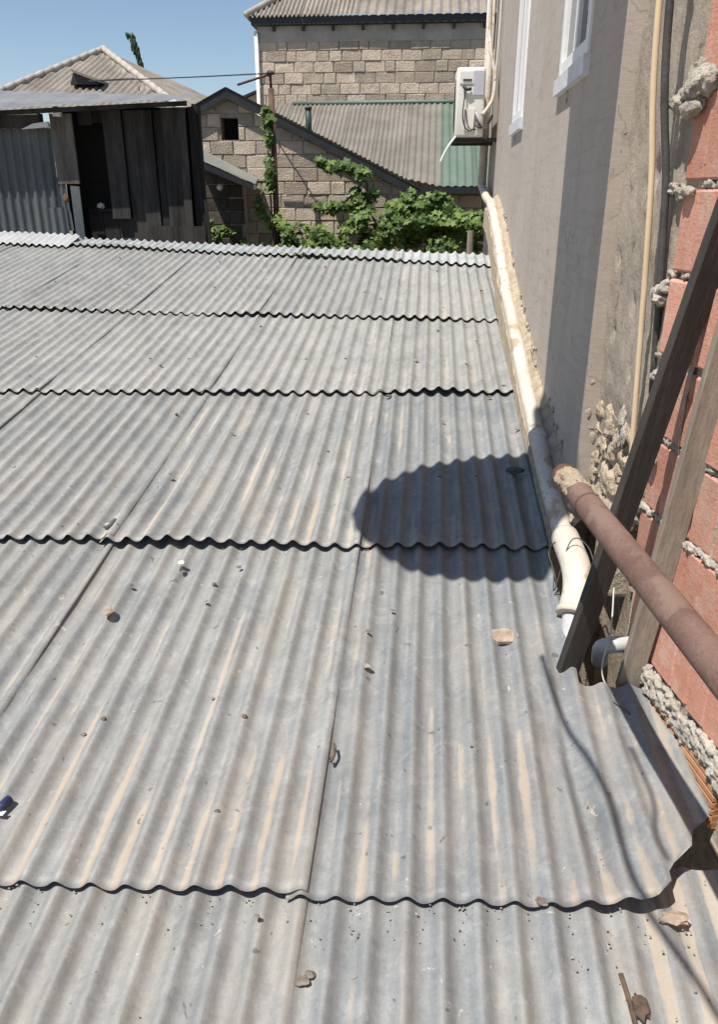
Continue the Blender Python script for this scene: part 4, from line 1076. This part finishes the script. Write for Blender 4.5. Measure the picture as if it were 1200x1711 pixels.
vine('grape_vine', 'grape vine climbing the rusty post and spreading along its foot',
     [((-2.50, 12.8, .95), (.10, .1, .30), .9, 1.2), ((-2.52, 12.8, .35), (.09, .1, .3), 1, .9), ((-2.52, 12.8, -.15), (.17, .15, .3), .8, 2.2), ((-2.40, 12.75, -.62), (.34, .2, .28), .6, 4), ((-2.05, 12.8, -.85), (.34, .2, .22), .6, 3), ((-2.6, 12.75, -.95), (.5, .2, .25), .6, 3)],
     32, 2400, (-2.45, 12.8, -4), [[(-2.45, 12.8, -4), (-2.47, 12.82, -.8), (-2.5, 12.84, .3), (-2.5, 12.85, 1.2)]])
vine('grape_vine', 'shaded dark vine growing below the lean-to beside the shed',
     [((-3.25, 12.85, -.72), (.55, .12, .28), .5, 4), ((-3.6, 12.85, -.6), (.3, .12, .25), .7, 2)],
     33, 2200, (-3.3, 12.9, -4), [[(-3.3, 12.9, -4), (-3.3, 12.9, -1), (-3.4, 12.9, -.5)]])
mb = MB(); mb.tube([(.62, 12.3, -4), (.62, 12.3, -.45)], .05, 8)
solo('timber_stake', mb, 'grey_plank', 'short grey stake beside the white drainpipe at the far end of the low roof', 'stake', (.62, 12.3, -4))
mb = MB(); mb.box((.80, 11.9, -4), (.93, 12.0, -.30), .01)
solo('timber_stake', mb, 'dark_wood', 'dark square stake right of the grape vine against the far wall', 'stake', (.86, 11.95, -4))

# ------------------------------------------------------------------ litter on the roof
def surf(u, v):
    row = 0
    for i in range(6):
        if v >= rowv(i, u): row = i
    return .014 + .0145*wavez(u, v, 0) + .006
def peb(u, v, r0, seed, mat='pebble', sc=(1.3, 1, .6)):
    c = RP(u, v, surf(u, v) + r0*.35); mb = MB(); mb.lump(c, r0, 2, .45, sc, seed); return mb, RP(u, v, surf(u, v))
flat = [(.283, 2.238, .042, 'chip', 'broken tan plaster chip lying on the sheet left of the timber feet', 'plaster chip', (1.2, .85, .22))]
for (u, v, r0, mt, lb, ct, sc) in flat:
    mb = MB(); c = RP(u, v, surf(u, v)+.002)
    n_ = 13; r2 = random.Random(6); ring = []
    for i in range(n_):
        a = 2*math.pi*i/n_; q = r0*r2.uniform(.78, 1.12); ring.append((math.cos(a)*q*1.15, math.sin(a)*q*.9))
    poly = [c + Vector((a, 0, 0)) + VD*b for a, b in ring]
    mb.prism(poly, NRM*.012); solo('plaster_chip', mb, mt, lb, ct, c)
mb, b_ = peb(.585, 1.300, .020, 3, 'chip', (1.7, .8, .6)); solo('plaster_chip', mb, 'chip', 'tan plaster chip under the curled sheet corner at lower right', 'plaster chip', b_)
mb, b_ = peb(.606, 1.300, .006, 5, 'red_plastic', (1.2, 1, .8)); solo('red_scrap', mb, 'red_plastic', 'tiny red plastic scrap beside the tan chip at lower right', 'scrap', b_)
p = RP(.452, 1.10, .03); mb = MB(); mb.tube(curve_pts([p + VD*.062 + Vector((-.012, 0, .012)), p + VD*.02 + Vector((-.004, 0, .004)), p - VD*.02, p - VD*.07 + Vector((.006, 0, 0))], 5), .0055, 7, True)
mb.lump(p + VD*.01 + Vector((.018, 0, -.004)), .018, 2, .6, (1, 1.4, .5), 3)
solo('dry_twig', mb, 'twig', 'dry brown twig with dead leaf on the nearest sheet, lower right', 'twig', p)
p = RP(-1.035, 1.475, .03); d_ = Vector((.3, .95, 0)).normalized()
mb = MB(); mb.tube([p - d_*.022, p - d_*.02, p + d_*.02, p + d_*.022], .012, 10, True, [.008, .012, .012, .008]); solo('blue_wrapper', mb, 'blue_plastic', 'dark blue plastic stub at the left edge of the roof', 'litter', p, smooth=True)
mb = MB(); q = RP(-1.045, 1.440, .028); mb.prism([q, q + Vector((.022, .004, 0)), q + Vector((.026, .016, .003)), q + Vector((.004, .012, .002))], NRM*.002); solo('paper_scrap', mb, 'paper', 'white paper scrap beside the dark blue stub at left edge', 'litter', q)
mb, b_ = peb(-.878, 2.55, .013, 9, 'paper', (1, .8, .6)); solo('paper_scrap', mb, 'paper', 'crumpled white paper bit just below the gaping sheet seam', 'litter', b_)
mb, b_ = peb(-.872, 2.522, .010, 12, 'twig', (.7, 1.6, .5)); solo('dead_leaf', mb, 'twig', 'brown leaf crumb below the crumpled white paper bit', 'leaf', b_)
mb, b_ = peb(-1.045, 2.245, .018, 14, 'chip', (.8, 1.5, .35)); solo('dead_leaf', mb, 'chip', 'tan curled leaf lying left of the white paper bit', 'leaf', b_)
p = RP(-1.245, 2.80, .035); d_ = Vector((.45, .9, .12)).normalized(); mb = MB(); mb.tube([p - d_*.03, p + d_*.03], .010, 8); solo('metal_stub', mb, 'wire', 'short grey metal stub lying above the seam at left', 'metal scrap', p, smooth=True)
p = RP(-.217, 1.70, .03); mb = MB(); mb.tube(curve_pts([p - VD*.03, p + Vector((.008, 0, .004)), p + VD*.03 + Vector((.002, 0, .003))], 4), .004, 6); mb.lump(p - VD*.018, .007, 1, .4, (1, 1, 1), 2)
solo('dry_twig', mb, 'twig', 'small dark twig lying on the seam between two near sheets', 'twig', p)
mb, b_ = peb(.419, 3.352, .03, 15, 'rubber', (1.3, .8, .5)); solo('dark_clod', mb, 'rubber', 'dark clod lying in the rounded shadow by the drainpipe', 'clod', b_)
pe = [(-1.113, 3.205, .016), (-.055, 4.769, .022), (-.149, 2.048, .016), (-.73, 2.327, .011), (-.662, 2.548, .012), (-1.03, 2.42, .010), (.302, 1.318, .018), (-.53, 2.765, .014),
      (-.157, 2.208, .010), (-.084, 2.321, .010), (-.934, 1.736, .010), (-.484, 1.492, .009), (-1.331, 2.919, .013), (-.192, 4.223, .02), (-1.15, 3.12, .010), (.10, 3.9, .012), (.25, 4.7, .014),
      (-.62, 4.0, .012), (-.95, 3.7, .010), (-1.6, 4.6, .014), (-.45, 3.55, .010), (.33, 5.1, .014), (.12, 5.9, .016), (.42, 6.3, .016), (-.35, 6.1, .014), (-.6, 1.9, .008), (.05, 1.5, .007), (-.33, 1.23, .009), (.16, 1.75, .006), (-.2, 1.13, .014), (.45, 4.4, .02), (.36, 4.25, .016), (-1.9, 3.3, .012), (.47, 3.8, .015)]
cells = {}
for (u, v, r0) in pe:
    rw = max(q for q in range(6) if v >= rowv(q, u) or q == 0); cl_ = 0 if u > US[0] else 1 if u > US[1] else 2
    cells.setdefault((rw, cl_), []).append((v, u, r0))
RN = ['nearest', 'second', 'third', 'fourth', 'fifth', 'sixth']; CN = ['right column', 'middle column', 'left column']; ON = ['nearest', 'second nearest', 'third nearest', 'fourth nearest', 'fifth nearest', 'sixth nearest', 'seventh nearest', 'eighth nearest', 'ninth nearest', 'tenth nearest']
i = 0
for (rw, cl_), lst in cells.items():
    for q, (v, u, r0) in enumerate(sorted(lst)):
        mb, b_ = peb(u, v, r0*.62, i+20); i += 1
        lb = 'grey pebble on the %s row of roof sheets, %s%s' % (RN[rw], CN[cl_], ', %s the viewer' % ON[q] if len(lst) > 1 else '')
        solo('pebble', mb, 'pebble', lb, 'pebble', b_, 'pebbles scattered on the low roof')

# thin cables slung overhead, whose soft shadows bend over the near right sheets
def overhead(pts, up, r0, label):
    q = []
    for u, v in pts:
        p = RP(u, v, .01); q.append(p - SUN*up)
    mb = MB(); mb.tube(curve_pts(q, 6), r0, 8)
    return solo('overhead_cable', mb, 'cable', label, 'cable', q[0], smooth=True)
overhead([(.40, 2.15), (.418, 1.97), (.437, 1.86), (.478, 1.74), (.51, 1.60), (.515, 1.47), (.525, 1.37), (.56, 1.27), (.60, 1.19), (.63, 1.10), (.66, 1.0), (.70, .85)], 2.3, .0085, 'dark cable slung above the near right sheets, casting the longer bent shadow')
overhead([(.60, 1.80), (.612, 1.70), (.618, 1.60), (.60, 1.50), (.612, 1.42)], 2.1, .0055, 'thin short cable above the curled sheet corner, casting the shorter shadow')
gr = MB(); r3 = random.Random(55)
for i in range(420):
    q = r3.random()
    if q < .4: u = r3.uniform(-1.9, .7); v = rowv(1, u) - r3.random()**2*.10
    elif q < .62: u = r3.uniform(-1.9, .48); v = rowv(2, u) - r3.random()**2*.10
    elif q < .8: u = r3.uniform(.35, .72); v = r3.uniform(1.0, 2.0)
    else: u = r3.uniform(-1.5, .5); v = r3.uniform(1.0, 4.0)
    u = round(u/PER - .5)*PER + PER*.5 + r3.gauss(0, .010)
    gr.lump(RP(u, v, surf(u, v) - .003), r3.uniform(.0010, .0030), 1, .5, (1.2, 1, .6), i)
g_ = gr.build('loose_grit', 'pebble', None); tag(g_, 'fine grit and mortar crumbs gathered in the roof valleys below the laps', 'grit', kind='stuff')
# dirt flakes and dried splashes lying on the sheets
for (u, v, r0, sc, lb) in ((-.214, 1.117, .018, 1, 'flat dark mud flake beside the near seam'), (.302, 1.330, .016, 1, 'round grey mud flake above the near lap, right of centre')):
    c = RP(u, v, surf(u, v) - .004); r2 = random.Random(int(u*1000)); ring = []
    for i in range(14):
        a = 2*math.pi*i/14; q = r0*r2.uniform(.6, 1.15); ring.append(c + Vector((math.cos(a)*q*sc, 0, 0)) + VD*math.sin(a)*q*.7)
    mb = MB(); mb.prism(ring, NRM*.004); solo('mud_flake', mb, 'pebble', lb, 'mud flake', c)
